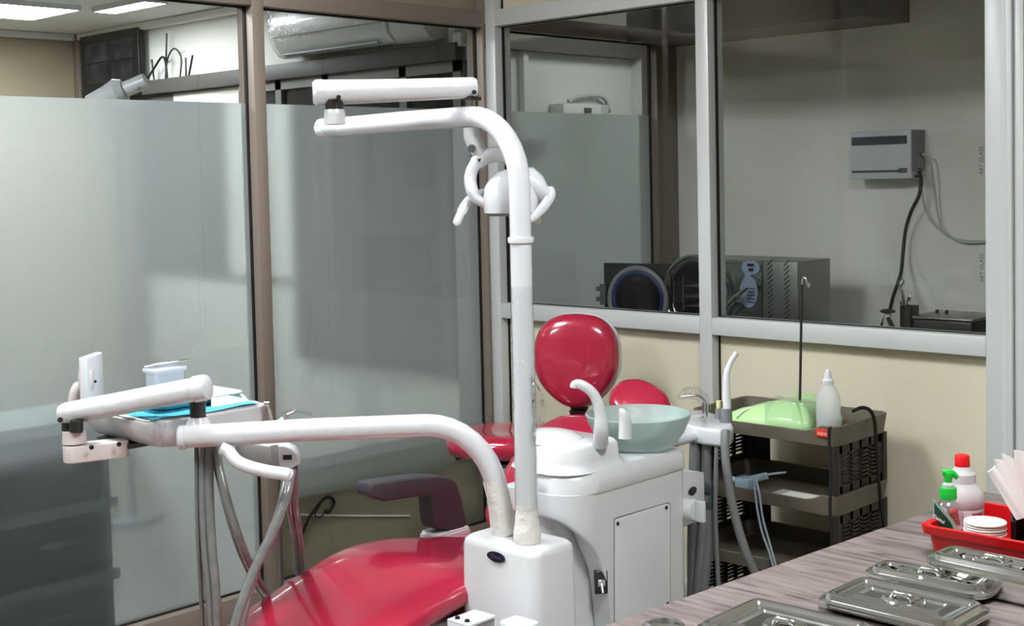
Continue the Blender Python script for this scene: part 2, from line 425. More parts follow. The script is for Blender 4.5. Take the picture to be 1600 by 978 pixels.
# frosted film, stuck to the far face; on the second pane it is cut in a curve above the skirting board
def film(name, outline, y=.0458):
    mb = MB()
    for (xa, za), (xb, zb_), zt_ in outline: mb.add([(xa, y, za), (xb, y, zb_), (xb, y, zt_), (xa, y, zt_)], [(0, 1, 2, 3)])
    return struct(name, mb, M['frost'])
zf = 1.773
f1 = film('window_7', [((-2.695, .11), (-1.120, .11), zf)])
cur = [(-1.063, .415)] + [(lambda q: (q.x, q.z))(P(a, b, y=.0458)) for a, b in ((450, 783), (475, 776), (520, 768), (560, 760), (600, 757), (640, 750), (680, 736), (720, 718))] + [(-.020, .400)]
f2 = film('window_8', [(cur[i], cur[i+1], zf) for i in range(len(cur)-1)])
f3 = film('window_9', [((.134, .11), (1.110, .11), zf)])
film('window_10', [((-4.345, .11), (-2.755, .11), zf)])
struct('wall_lining', MB().box(-1.065, .03, .10, .115, .0, .50), M['cream_dim'])
# ---- door: the opening at the right edge
# room behind the right partition: overhead loft, worktop
struct('ceiling_loft', MB().box(.90, 1.27, -1.172, -.0, 2.094, H), M['ledge'])
struct('trim_8', MB().box(1.19, 1.268, 1.41, 5.05, 2.14, 2.235, bev=.003), M['ledge'])
g = MB().box(1.25, 1.288, 1.41, 3.45, .4, 2.14)
struct('window_11', g, mat('dark_window', '2a2d2e', rough=.12, coat=.5))
g = MB()
for y in (1.41, 1.85, 2.55, 3.02, 3.42): g.box(1.225, 1.25, y, y+.06, .4, 2.14)
g.box(1.225, 1.25, 1.41, 3.45, 2.08, 2.14)
struct('trim_9', g, mat('grey_frame', '6a6863', rough=.5))
struct('wall_board', MB().box(1.255, 1.288, 3.48, 4.30, .9, 2.13), M['plaster_white'])
struct('wall_board_dark', MB().box(1.255, 1.288, 4.31, 5.5, .9, 2.13), M['dark_frame'])
struct('trim_10', MB().box(1.20, 1.268, 5.50, 5.578, 0, H, bev=.003), M['brown_alu'])
# corniced edge of the far room's ceiling
struct('trim_11', MB().box(1.19, 1.268, 1.41, 5.5, 2.60, 2.648, bev=.01), M['ceiling'])
struct('trim_12', MB().box(-6.5, 1.19, 5.52, 5.578, 2.60, 2.648, bev=.01), M['ceiling'])

# ================================================================== CEILING LIGHTS
def panel_light(x, y, w, d, m, label, group=None):
    t = thing('ceiling_light', label, 'ceiling light', (x, y, H-.03), group)
    obj('frame', MB().box(-w/2-.012, w/2+.012, -d/2-.012, -d/2, -.005, .029).box(-w/2-.012, w/2+.012, d/2, d/2+.012, -.005, .029)
        .box(-w/2-.012, -w/2, -d/2, d/2, -.005, .029).box(w/2, w/2+.012, -d/2, d/2, -.005, .029), M['white'], t, local=True)
    obj('diffuser', MB().box(-w/2, w/2, -d/2, d/2, 0, .028), m, t, local=True)
    return t
GA = 'square ceiling lights of the surgery'
panel_light(-2.0, -.75, .6, .6, M['lamp_a'], 'square white ceiling panel light of the surgery, out of frame overhead', GA)
panel_light(-2.0, -2.9, .6, .6, M['lamp_a'], 'square white ceiling panel light of the surgery, out of frame overhead', GA)
panel_light(-3.7, -1.0, .6, .6, M['lamp_a'], 'square white ceiling panel light of the surgery, out of frame overhead', GA)
panel_light(2.05, .45, .6, .6, M['lamp_recess_fill'], 'unseen added panel light brightening the recess beyond the corner, hidden above the frame', None)  # added fill panel, out of sight: brightens the recess wall and nearby film
panel_light(.12, 4.35, .62, .62, M['lamp_c'], 'bright square ceiling light at the top left, seen through the glass', None)
panel_light(.62, 3.75, .15, .6, M['lamp_c'], 'small sliver of ceiling light beside the bright square light, seen through the glass', None)
panel_light(-2.5, 1.15, .6, .6, M['lamp_c'], 'ceiling panel light behind the frosted glass, above the frame of the photograph', None)

# ================================================================== ROOM BEHIND THE FROSTED GLASS
# drawers
t = thing('drawer_tower', 'dark drawer tower seen as a blurred shape behind the frosted glass, lower left', 'drawer unit', (-2.0, .35, 0))
obj('frame', MB().box(-2.42, -1.63, .10, .50, .0, .045).box(-2.42, -1.63, .10, .50, .735, .775, bev=.006).box(-2.42, -1.63, .095, .12, .245, .280).box(-2.42, -1.63, .095, .12, .477, .512)
    .box(-2.42, -2.38, .15, .5, .04, .74).box(-1.665, -1.63, .15, .5, .04, .74).box(-2.05, -2.0, .15, .5, .04, .74)
    .box(-2.42, -1.63, .48, .5, .04, .74), M['drawer_frame'], t)
for cx0, cx1 in ((-2.375, -2.055), (-1.995, -1.67)):
    for k in range(3):
        z = .05+.232*k
        d = obj('drawer', MB().box(cx0, cx1, .11, .47, z, z+.195, bev=.006), M['drawer'], t)
        obj('handle', MB().box((cx0+cx1)/2-.06, (cx0+cx1)/2+.06, .100, .11, z+.10, z+.125, bev=.003), M['drawer_frame'], d)
# air conditioner
t = thing('air_conditioner', 'white wall air conditioner wrapped in clear plastic, seen through the upper glass', 'air conditioner', (1.25, 2.3, 2.26))
prof = [(1.266, 2.275), (1.266, 2.60), (1.10, 2.60), (1.06, 2.575), (1.045, 2.50), (1.05, 2.40), (1.075, 2.315), (1.12, 2.272), (1.16, 2.262)]
def yprism(prof, y0, y1, bev=.01):
    return MB().prism([(p[0], p[1]) for p in prof], y0, y1, 'xz', bev=bev)
obj('body', yprism(prof, 1.83, 2.86), M['white'], t)
obj('air_flap', MB().box(1.082, 1.15, 1.92, 2.80, 2.268, 2.276, T=None), M['grey_light'], t)
obj('front_seam', MB().box(1.040, 1.052, 1.84, 2.85, 2.372, 2.376), M['grey_plastic'], t)
obj('plastic_wrap', yprism([(1.27, 2.262)] + [(p[0]-.008, p[1]+(.008 if p[1] > 2.4 else -.008)) for p in prof[1:]], 1.86, 2.885, .008), M['wrap'], t)
obj('end_cover', yprism([(p[0]+.012, p[1]-.004) for p in prof], 1.54, 1.82, .006), M['grey_light'], t)
obj('badge', MB().box(1.039, 1.046, 1.93, 2.0, 2.46, 2.468), M['grey_plastic'], t)
tag(obj('refrigerant_pipe', MB().tube(spline([(1.24, 1.53, 2.42), (1.24, 1.46, 2.40), (1.245, 1.44, 2.34), (1.25, 1.47, 2.27), (1.25, 1.50, 2.24)]), .012, 10), M['grey_light']),
    'short grey pipe curling out of the right end of the air conditioner', 'pipe')
t = thing('junction_box', 'small square box under shiny crumpled plastic to the right of the air conditioner', 'junction box', P(713, 62, x=1.21))
c = P(713, 62, x=1.21)
obj('box', MB().box(c.x, 1.268, c.y-.035, c.y+.035, c.z-.035, c.z+.04, bev=.006), M['white'], t)
obj('plastic_wrap', MB().box(c.x-.012, 1.268, c.y-.05, c.y+.05, c.z-.048, c.z+.052, bev=.015), M['wrap'], t)
# monitor
t = thing('monitor', 'black wall monitor showing dim camera pictures, seen through the glass at upper left', 'monitor', (1.19, 5.03, 2.13))
obj('bezel', MB().box(1.175, 1.22, 4.60, 5.42, 2.14, 2.615, bev=.006), M['black'], t)
sm = mat('monitor_picture', '101318', rough=.15); nt = sm.node_tree; bs = nt.nodes['Principled BSDF']
tc = nt.nodes.new('ShaderNodeTexCoord'); mp = nt.nodes.new('ShaderNodeMapping'); mp.inputs['Rotation'].default_value = (0, radians(90), 0)
n1 = nt.nodes.new('ShaderNodeTexNoise'); n1.inputs['Scale'].default_value = 14; n1.inputs['Detail'].default_value = 6
r1 = nt.nodes.new('ShaderNodeValToRGB'); r1.color_ramp.elements[0].position = .45; r1.color_ramp.elements[1].position = .8
r1.color_ramp.elements[0].color = (.004, .005, .007, 1); r1.color_ramp.elements[1].color = (.05, .055, .065, 1)
nt.links.new(tc.outputs['Object'], n1.inputs['Vector']); nt.links.new(n1.outputs['Fac'], r1.inputs[0])
nt.links.new(r1.outputs[0], bs.inputs['Emission Color']); bs.inputs['Emission Strength'].default_value = .9
for a, b in ((4.68, 5.0), (5.02, 5.34)):
    for z0 in (2.26, 2.41):
        obj('picture_tile', MB().box(1.172, 1.1755, a, b, z0, z0+.14), sm, t)
obj('wall_mount', MB().box(1.22, 1.255, 4.9, 5.1, 2.3, 2.5), M['black'], t)
# loose cables on the ledge
def px(pts, **k): return [P(a, b, **k) for a, b in pts]
tag(obj('cable', MB().tube(spline(px([(231, 122), (240, 108), (252, 90), (258, 95), (262, 126)], x=1.20)), .008, 8)
        .tube(spline(px([(258, 126), (262, 92), (272, 76), (283, 90), (281, 125)], x=1.20)), .006, 8), M['black_rub']),
    'black looped cables standing up from the ledge right of the monitor', 'cable')
for i, (a, b, lb) in enumerate((((237, 93), (241, 128), 'short dark rod standing on the ledge close beside the monitor'),
                                ((260, 52), (259, 127), 'tallest thin dark rod standing on the ledge among the cables'),
                                ((290, 90), (291, 124), 'upright dark rod on the ledge, the left one of the right pair'),
                                ((301, 86), (294, 124), 'slanting dark rod at the right end of the ledge clutter'))):
    tag(obj('metal_rod', MB().tube([P(*a, x=1.22), P(*b, x=1.22)], .007, 8), M['dark_steel']), lb, 'rod')
# wrapped arm of a second unit
t = thing('wrapped_arm', 'plastic wrapped white arm end rising above the frosted glass at upper left', 'equipment arm', P(150, 260, d=6))
a, b = P(140, 163, d=6), P(228, 126, d=6)
m_ = a.lerp(b, .62)
obj('tube', MB().tube([a, b], .036, 20), M['white'], t)
obj('plastic_wrap', MB().tube([a, a.lerp(b, .3), a.lerp(b, .5), m_], [.042, .052, .066, .05], 14), M['white_wrap'], t)
obj('bolt', MB().lathe([(0, 0), (.009, 0), (.009, .008), (0, .008)], P(218, 139, d=5.955), axis=CAM-a), M['chrome'], t)
obj('pole', MB().tube([(a.x, a.y, 0), (a.x, a.y, a.z+.02)], .011, 16), M['grey_plastic'], t)
obj('pole_foot', MB().lathe([(0, 0), (.13, 0), (.13, .015), (.03, .03), (0, .03)], (a.x, a.y, 0)), M['grey_plastic'], t)
# cable and pipe behind the clear lower strip
tag(obj('cable', MB().tube(spline([P(470, 838, y=.09), P(484, 808, y=.085), P(498, 788, y=.085), P(512, 776, y=.085), P(522, 784, y=.085), P(514, 800, y=.085), P(508, 798, y=.085)]), .006, 8)
        .tube(spline([P(512, 795, y=.088), P(500, 808, y=.088), P(492, 803, y=.088), P(500, 790, y=.088)]), .0025, 6), M['black_rub']),
    'black cable curling over the cream board behind the lower glass', 'cable')
tag(obj('wall_strip', MB().tube([P(468, 804, y=.095), P(560, 806, y=.095), P(640, 806, y=.095)], .0035, 8), M['card']), 'thin white strip running level along the cream board behind the lower glass', 'strip')
# room beyond, seen through both panes
t = thing('wall_unit', 'white wall box with a grey window, behind two panes above the lamp', 'wall box', P(905, 170, y=1.30))
c0, c1 = P(870, 162, y=1.27), P(930, 190, y=1.27)
obj('body', MB().box(c0.x, c1.x, 1.22, 1.328, c1.z-.1, c0.z, bev=.004), M['plaster_white'], t)
obj('display', MB().box(P(913, 170, y=1.218).x, P(924, 170, y=1.218).x, 1.215, 1.221, P(918, 176, y=1.218).z, P(918, 168.5, y=1.218).z), M['dark_frame'], t)
obj('side_box', MB().box(c1.x+.004, c1.x+.09, 1.24, 1.328, c1.z-.1, c0.z+.0, bev=.004), M['grey_light'], t)
tag(obj('pipe', MB().tube(spline([P(888, 158, y=1.30), P(905, 151, y=1.30), P(930, 149, y=1.30), P(945, 155, y=1.30), P(953, 175, y=1.30)]), .012, 10), M['grey_light']),
    'grey pipe looping over the white wall box behind two panes', 'pipe')

# ================================================================== ROOM BEHIND THE RIGHT PARTITION
struct('trim_13', MB().box(.62, 1.268, -1.64, -.02, .76, .80, bev=.004), mat('dark_worktop', '3b3733', rough=.35))
tag(obj('base_cabinet', MB().box(.66, 1.268, -1.63, -.04, 0, .757).box(.655, .66, -1.61, -.97, .1, .74, bev=.002).box(.655, .66, -.94, -.06, .1, .74, bev=.002), M['cabinet']),
    'grey base cabinet under the dark worktop in the room behind the window', 'cabinet')
# autoclave
t = thing('autoclave', 'stainless table autoclave with its round door swung open, behind the window', 'autoclave', (1.0, -.72, .80))
xf = .75
def yz(px_, py_, x=xf): p = P(px_, py_, x=x); return p.y, p.z
yl, zt = yz(1051, 403); yr, _ = yz(1246, 405); ym, _ = yz(1190, 405)
ring_c = P(1092, 458, x=xf); rr = abs(P(1146, 458, x=xf).y-P(1056, 458, x=xf).y)/2
# shell with a round mouth
g = MB().box(xf, xf+.25, yr, ym-.002, .815, zt, bev=.004).box(xf, xf+.25, ym, yl, zt-.012, zt).box(xf, xf+.25, yl-.006, yl, .815, zt).box(xf+.24, xf+.25, ym, yl, .815, zt).box(xf, xf+.25, ym, yl, .815, .826)
obj('shell', g, M['steel_dull'], t)
cy_, cz_ = ring_c.y, ring_c.z
n = 48; vs = []; fs = []
for k in range(n):                              # front plate with the mouth cut out
    a = 2*pi*k/n; c_, s_ = cos(a), sin(a)
    m1 = min((yl-cy_)/c_ if c_ > 1e-6 else (ym-cy_)/c_ if c_ < -1e-6 else 1e9, (zt-.014-cz_)/s_ if s_ > 1e-6 else (.826-cz_)/s_ if s_ < -1e-6 else 1e9)
    m1 = max(m1, rr+.001)
    vs += [(xf, cy_+c_*rr, cz_+s_*rr), (xf, cy_+c_*m1, cz_+s_*m1)]
for k in range(n): j = (k+1) % n; fs.append((2*k, 2*k+1, 2*j+1, 2*j))
obj('front_plate', MB().add(vs, fs), mat('mirror_steel', '9a9c98', rough=.12, metal=1), t)
obj('chamber', MB().add([(xf+d_, cy_+cos(2*pi*k/n)*rr*.93, cz_+sin(2*pi*k/n)*rr*.93) for d_ in (0, .235) for k in range(n)],
    [(k, (k+1) % n, n+(k+1) % n, n+k) for k in range(n)] + [tuple(range(n, 2*n))]), M['dark_steel'], t)
def ring(cx, cy, cz, R, r, axis, nn=40):
    q = Vector((0, 0, 1)).rotation_difference(Vector(axis).normalized()); mb = MB(); rings = []
    for k in range(nn+1):
        a = 2*pi*k/nn
        c_ = Vector((cos(a)*R, sin(a)*R, 0)); e = Vector((cos(a), sin(a), 0))
        rings.append([q @ (c_+e*cos(2*pi*j/10)*r+Vector((0, 0, sin(2*pi*j/10)*r))) + Vector((cx, cy, cz)) for j in range(10)])
    return mb.rings(rings, False)
obj('mouth_ring', ring(xf-.008, cy_, cz_, rr*.98, .008, (1, 0, 0)), M['chrome'], t)
g = MB()
for zz in (-.06, -.02, .025): g.box(xf+.02, xf+.23, cy_-.095, cy_+.095, cz_+zz, cz_+zz+.004)
g.box(xf+.02, xf+.03, cy_-.1, cy_-.094, cz_-.08, cz_+.07).box(xf+.02, xf+.03, cy_+.094, cy_+.1, cz_-.08, cz_+.07)
obj('tray_rack', g, M['steel_dull'], t)
# control panel, two ovals
g = MB(); p1, p2 = P(1173, 418, x=xf-.004), P(1170, 456, x=xf-.004)
pn = obj('control_panel', g.prism([(p1.y+a, p1.z+b) for a, b in ellipse(0, 0, .043, .030)], xf-.006, xf-.001, 'yz')
    .prism([(p2.y+a, p2.z+b) for a, b in ellipse(0, 0, .042, .064)], xf-.006, xf-.001, 'yz')
    .box(xf-.0055, xf-.001, p2.y-.012, p2.y+.018, p2.z+.05, p1.z-.02), M['panel_blue'], t)
obj('display', MB().box(xf-.008, xf-.0062, p1.y-.018, p1.y+.014, p1.z+.005, p1.z+.016).box(xf-.008, xf-.0062, p1.y-.014, p1.y+.008, p1.z-.015, p1.z-.002), M['black'], pn)
for k in range(5): obj('button', MB().box(xf-.008, xf-.0062, p2.y-.030, p2.y+.005, p2.z+.012-.014*k, p2.z+.017-.014*k), M['panel_ink'], pn)
g = MB()
for pc in (1203, 1229):
    q = P(pc, 420, x=xf-.002)
    for k in range(15):
        z = 1.125-.0195*k
        g.add([(xf-.0015, q.y+.012, z), (xf-.0015, q.y-.012, z+.022), (xf-.0015, q.y-.012, z+.028), (xf-.0015, q.y+.012, z+.006)], [(0, 1, 2, 3)])
obj('vent_slots', g, M['black'], t)
obj('panel_seam', MB().box(xf-.003, xf+.002, ym-.003, ym+.002, .815, zt), M['dark_steel'], t)
hb, he = P(1122, 494, x=xf-.06), P(1150, 462, x=xf-.07)
obj('lever_handle', MB().tube([hb, he], .008, 10).tube([P(1148, 466, x=xf-.06), P(1168, 448, x=xf-.05)], [.011, .009], 10)
    .lathe([(0, -.03), (.022, -.03), (.026, 0), (.022, .03), (0, .03)], P(1148, 468, x=xf-.035), axis=(1, 0, 0), n=20)
    .tube([P(1148, 468, x=xf+.0), P(1148, 468, x=xf-.06)], .012, 10), M['chrome'], t)
g = ring(xf-.03, cy_, cz_, rr*1.06, .010, (1, 0, 0))
obj('clamp_ring', g, M['chrome'], t)
# open door, swung to the left
ax = Vector((.24, -.97, 0)).normalized(); hinge = P(1048, 450, x=xf-.03)
dl = P(944, 450, x=xf-.10)
dd = (dl-hinge); dd.z = 0; wd = dd.length; dd.normalize(); nn_ = Vector((dd.y, -dd.x, 0)) * (1 if Vector((dd.y, -dd.x, 0)).dot(CAM-hinge) > 0 else -1)
def TD(u, v, w): return hinge + dd*u + Vector((0, 0, v)) + nn_*w
zt2 = P(948, 411, x=xf-.10).z - hinge.z
zb2 = .83-hinge.z
def dplate(u0, u1, v0, v1, w0, w1):
    return MB().add([TD(u, v, w) for u in (u0, u1) for v in (v0, v1) for w in (w0, w1)], [(0, 1, 3, 2), (4, 6, 7, 5), (0, 4, 5, 1), (2, 3, 7, 6), (0, 2, 6, 4), (1, 5, 7, 3)])
dr = obj('door', dplate(0, wd, zb2, zt2, -.02, 0), mat('brushed_dark_steel', '55565a', rough=.25, metal=.9), t)
cd = TD(wd*.47, (zt2+zb2)/2-.008, .012)
R_ = (zt2-zb2)/2-.012
obj('door_rim', ring(cd.x, cd.y, cd.z, R_, .012, nn_), M['grey_plastic'], dr)
obj('gasket', ring(cd.x, cd.y, cd.z, R_-.018, .011, nn_), M['blue_ring'], dr)
obj('door_mirror', MB().lathe([(0, 0), (R_-.022, 0), (R_-.022, .004), (0, .004)], cd-nn_*.008, axis=nn_), mat('mirror_dark', '5a5a58', rough=.08, metal=1), dr)
g = MB()
for u0, u1, v0, v1 in ((wd, wd+.03, -.065, -.045), (wd, wd+.03, -.02, -.0), (wd-.015, wd+.012, -.08, .012)):
    m0 = dplate(u0, u1, v0, v1, -.015, .02); g.add(m0.v, m0.f)
obj('latch', g, M['steel_dull'], dr)
# stabiliser
t = thing('voltage_stabiliser', 'white wall box with two dark stripes and cables, on the wall behind the window', 'voltage stabiliser', P(1387, 282, x=1.2))
a, b = P(1327, 206, x=1.15), P(1424, 279, x=1.15); by0, by1, bz0, bz1 = b.y, a.y, min(P(1387, 279.5, x=1.15).z, b.z), a.z
sy_ = P(1423, 240, x=1.15).y
obj('body', MB().box(1.15, 1.268, by0, by1, bz0, bz1, bev=.005), mat('grey_white_metal', 'c2c5c8', rough=.4), t)
obj('side_panel', MB().box(1.152, 1.266, by0-.0015, by0+.001, bz0+.03, bz1-.002), M['grey_plastic'], t, label='darker grey side')
obj('stripe', MB().box(1.1475, 1.1505, by0+.018, P(1331, 220, x=1.15).y, bz1-.058, bz1-.024).box(1.1471, 1.1505, by0+.018, P(1371, 220, x=1.15).y, bz1-.052, bz1-.024), mat('slate_stripe', '28313a', rough=.4), t)
obj('stripe', MB().box(1.1475, 1.1505, by0+.018, P(1331, 220, x=1.15).y, bz0+.027, bz0+.036).box(1.1471, 1.1505, by0+.018, P(1404, 220, x=1.15).y, bz0+.024, bz0+.043), mat('slate_stripe_thin', '28313a', rough=.4), t)
obj('model_label', MB().box(1.1465, 1.148, by0+.020, P(1408, 220, x=1.15).y, bz0+.028, bz0+.040), mat('dim_red_label', '6a4648', rough=.5), t)
for p in (P(1438, 241, y=by0-.002), P(1436, 266, y=by0-.002)):
    obj('cable_gland', MB().lathe([(0, 0), (.009, 0), (.007, .012), (0, .012)], p, axis=(0, -1, 0), n=16), M['black'], t)
p = P(1436, 277, y=by0-.004)
obj('screw_knob', MB().box(p.x-.03, p.x+.012, by0-.012, by0-.001, bz0+.004, bz0+.014), M['black'], t)
tag(obj('power_cable', MB().tube(spline([P(1436, 268, y=by0-.02), P(1439, 280, y=by0-.02), P(1436, 305, x=1.19), P(1424, 330, x=1.2), P(1415, 360, x=1.22), P(1411, 395, x=1.22), P(1408, 425, x=1.18), P(1402, 445, x=1.12), P(1396, 462, x=1.05), P(1391, 483, x=1.0)]), .0075, 10), M['black_rub']),
    'thick black cable hanging from the wall box down to the round black plug', 'cable')
tag(obj('power_cable', MB().tube(spline([P(1441, 240, y=by0-.018), P(1452, 248, x=1.22), P(1458, 275, x=1.23), P(1462, 310, x=1.24), P(1468, 345, x=1.25), P(1476, 362, x=1.255), P(1500, 377, x=1.255), P(1537, 378, x=1.255), P(1600, 366, x=1.255)]), .0042, 8)
        .tube(spline([P(1437, 266, y=by0-.018), P(1441, 300, x=1.24), P(1446, 325, x=1.25), P(1460, 350, x=1.255), P(1490, 372, x=1.258), P(1537, 376, x=1.258), P(1600, 364, x=1.258)]), .0035, 8), mat('white_cable', 'aeb0ac', rough=.5)),
    'two thin white cables sweeping right across the wall from the white wall box', 'cable')
t = thing('cable_plug', 'black round cap with a pale cone and dark legs under the black cable', 'plug', P(1390, 515, x=.98))
c = P(1387, 486, x=1.0)
obj('cap', MB().lathe([(0, -.006), (.026, -.006), (.032, 0), (.022, .007), (0, .010)], c, n=24), M['black'], t)
obj('cone', MB().lathe([(.010, -.006), (.013, -.012), (.020, -.045), (.0, -.045)], c+Vector((0, 0, 0)), n=20), M['grey_light'], t)
obj('leg', MB().tube(spline([P(1384, 492, x=1.0), P(1379, 503, x=1.0), P(1376, 516, x=1.0), P(1376, 545, x=1.0)]), .005, 8), M['black'], t)
obj('leg', MB().tube([P(1387, 497, x=.99), P(1400, 520, x=.97), P(1408, 535, x=.96)], .009, 8), M['black'], t)
# instrument holder and steel box
t = thing('instrument_jar', 'square steel jar holding curved dental instruments behind the window', 'instrument jar', P(1417, 512, x=.85))
c0, c1 = P(1406, 478, x=.85), P(1424, 478, x=.85)
g = MB(); zt_ = c0.z
for q in ((.85, .853, c1.y, c0.y), (.907, .91, c1.y, c0.y), (.85, .91, c1.y, c1.y+.003), (.85, .91, c0.y-.003, c0.y)): g.box(q[0], q[1], q[2], q[3], .80, zt_)
obj('jar', g, M['dark_steel'], t)
for pts in ([(1411, 480), (1410, 462), (1408, 448), (1412, 440), (1409, 436)], [(1414, 480), (1411, 455), (1405, 450), (1407, 444)], [(1417, 482), (1418, 468), (1422, 463), (1421, 470)], [(1408, 480), (1407, 470)]):
    tag(obj('dental_instrument', MB().tube(spline([P(a, b, x=.88) for a, b in [(pts[0][0], 505)] + pts]), .0035, 8), M['chrome']),
        'small hooked steel instrument standing in the square steel jar', 'instrument', 'instruments in the steel jar')
t = thing('instrument_box', 'long dark steel sterilising box with a lid, right of the instrument jar', 'steel box', P(1480, 515, x=.95))
c0, c1 = P(1424, 500, x=.86), P(1560, 505, x=.86)
obj('body', MB().box(.86, 1.10, -1.615, c0.y, .802, P(1440, 499, x=.86).z, bev=.005), M['dark_steel'], t)
zl = P(1440, 499, x=.86).z
obj('lid', MB().box(.852, 1.108, -1.623, c0.y+.006, zl+.001, zl+.012, bev=.004), M['steel_dull'], t)
for p_ in (1464, 1479): q = P(p_, 489, x=1.0); obj('knob', MB().lathe([(0, 0), (.006, 0), (.007, .012), (0, .014)], (1.0, q.y, zl+.012), n=14), M['black'], t)
# beyond the door: switch plates, monitor, bowl on a draped table
GS = 'switch plates seen through the doorway'
for k, (y0, y1) in enumerate(((196, 217), (223, 246), (250, 273))):
    a, b = P(1583, y0, x=1.26), P(1583, y1, x=1.26)
    t = thing('switch_plate', ('topmost', 'middle', 'lowest')[k]+' of the three dark rimmed switch plates through the doorway', 'switch', (1.26, -1.68, b.z), GS)
    obj('plate', MB().box(1.252, 1.268, -1.84, a.y-.0, b.z-.002, a.z+.002, bev=.003), M['black'], t)
    obj('cover', MB().box(1.247, 1.253, -1.83, a.y-.008, b.z+.006, a.z-.006, bev=.002), M['grey_light'], t)
    for yy in (-1.605, -1.63, -1.68, -1.73, -1.78): obj('rocker', MB().box(1.243, 1.248, yy-.004, yy+.004, b.z+.012, a.z-.012), M['dark_steel'], t)
a, b = P(1597, 387, x=1.25), P(1597, 524, x=1.25)
t = thing('wall_screen', 'black screen at the extreme right, through the doorway', 'screen', (1.25, -1.9, b.z))
obj('housing', MB().box(1.235, 1.268, -2.3, a.y, b.z, a.z, bev=.006), M['black'], t)
obj('panel', MB().box(1.232, 1.236, -2.29, a.y-.012, b.z+.012, a.z-.012), M['screen'], t)
t = thing('table', 'table under a pale cloth glimpsed through the doorway', 'table', (.95, -2.1, 0))
tz = P(1590, 592, x=.80).z
g = MB(); nn2 = 60
obj('tabletop', MB().box(.80, 1.26, -2.6, -1.70, tz-.03, tz, bev=.004), M['wood'], t)
for x_, y_ in ((.83, -1.73), (1.2, -1.73), (.83, -2.55), (1.2, -2.55)): obj('leg', MB().box(x_-.02, x_+.02, y_-.02, y_+.02, 0, tz-.03), M['dark_frame'], t)
rings_ = []
for z_, am in ((tz+.004, 0), (tz-.05, .006), (tz-.13, .012), (tz-.24, .02)):
    rings_.append([(x_+am*sin(k*1.9)+(-am if k < 0 else 0), y_+am*cos(k*2.3), z_) for k, (x_, y_) in enumerate([(.79, -1.69-.91*i/24) for i in range(25)] + [(.79+.46*i/8, -2.61) for i in range(1, 9)] + [(1.25, -2.6+.9*i/12) for i in range(1, 12)] + [(1.25-.46*i/8, -1.69) for i in range(0, 8)])])
g = MB().rings(rings_, False); top = rings_[0]; g.add(top, [tuple(range(len(top)))])
tag(obj('tablecloth', g, M['cloth'], sharp=80), 'pale creased cloth draped over the table beyond the doorway', 'tablecloth')
bc = P(1594, 575, x=.95); bz_ = tz+.005
tag(obj('steel_bowl', MB().lathe([(0, 0), (.05, 0), (.085, .03), (.10, .075), (.106, .08), (.097, .074), (.08, .033), (.045, .006), (0, .006)], (.95, bc.y-.03, bz_)), M['steel']),
    'round steel bowl on the pale cloth beyond the doorway', 'bowl')
tag(obj('black_bag', MB().lathe([(0, 0), (.05, .002), (.075, .03), (.06, .07), (.02, .10), (0, .10)], (.95, bc.y-.045, bz_+.012), sx=.9, sy=1.15), M['black_rub']), 'black bundle heaped in the steel bowl beyond the doorway', 'bag')

# ================================================================== DENTAL CHAIR
t = thing('dental_chair', 'glossy red dental chair reaching from lower left to behind the white spittoon unit', 'dental chair', (-1.4, -1.17, 0))
def sweep(stations, n=44, p=3.4, dish=0.0):
    """stations: centre x, centre z, half width, half thickness, tilt angle, centre y"""
    rings = []
    for (cx, cz, hw, ht, tilt, cy) in stations:
        tx, tz = -sin(tilt), cos(tilt)           # thickness direction
        r = []
        for k in range(n):
            a = 2*pi*k/n; c_, s_ = cos(a), sin(a)
            yy = math.copysign(abs(c_)**(2/p), c_)*hw; tt = math.copysign(abs(s_)**(2/2.4), s_)*ht
            if s_ > 0: tt -= dish*(1-(yy/hw)**2)
            r.append((cx+tx*tt, cy+yy, cz+tz*tt))
        rings.append(r)
    return MB().rings(rings)
def dense(st, k=4):
    a = spline([Vector(s[:3]) for s in st], k); b = spline([Vector(s[3:]) for s in st], k)
    return [tuple(p)+tuple(q) for p, q in zip(a, b)]
seat_top = [(-2.62, .03, .20), (-2.58, .06, .225), (-2.45, .13, .235), (-2.25, .243, .235), (-2.05, .335, .235), (-1.93, .385, .235), (-1.80, .430, .235),
            (-1.66, .470, .24), (-1.52, .497, .245), (-1.38, .492, .245), (-1.24, .468, .245), (-1.12, .450, .24), (-1.03, .448, .22), (-.99, .43, .18)]
st = []
for i, (x, z, hw) in enumerate(seat_top):
    a = seat_top[max(0, i-1)]; b = seat_top[min(len(seat_top)-1, i+1)]; tl = atan2(b[1]-a[1], b[0]-a[0])
    ht = .052 if 0 < i < len(seat_top)-1 else .02
    st.append((x+sin(tl)*ht, z+.026-cos(tl)*ht, hw+.012, ht, tl, -1.158))
obj('seat', sweep(dense(st), dish=.012), M['red'], t, sharp=70)
back = [(-1.02, .445, .17, .02), (-1.00, .50, .215, .042), (-.90, .60, .225, .05), (-.80, .69, .215, .045), (-.73, .735, .18, .04), (-.70, .755, .12, .02)]
st = []
for i, (x, z, hw, ht) in enumerate(back):
    tl = .78
    st.append((x, z, hw, ht, tl, -1.165))
obj('backrest', sweep(dense(st)), M['red'], t, sharp=70)
obj('backrest_shell', sweep(dense([(x+.055, z-.055, hw*.96, ht*.6, .78, -1.165) for x, z, hw, ht in back])), M['white2'], t, sharp=70)
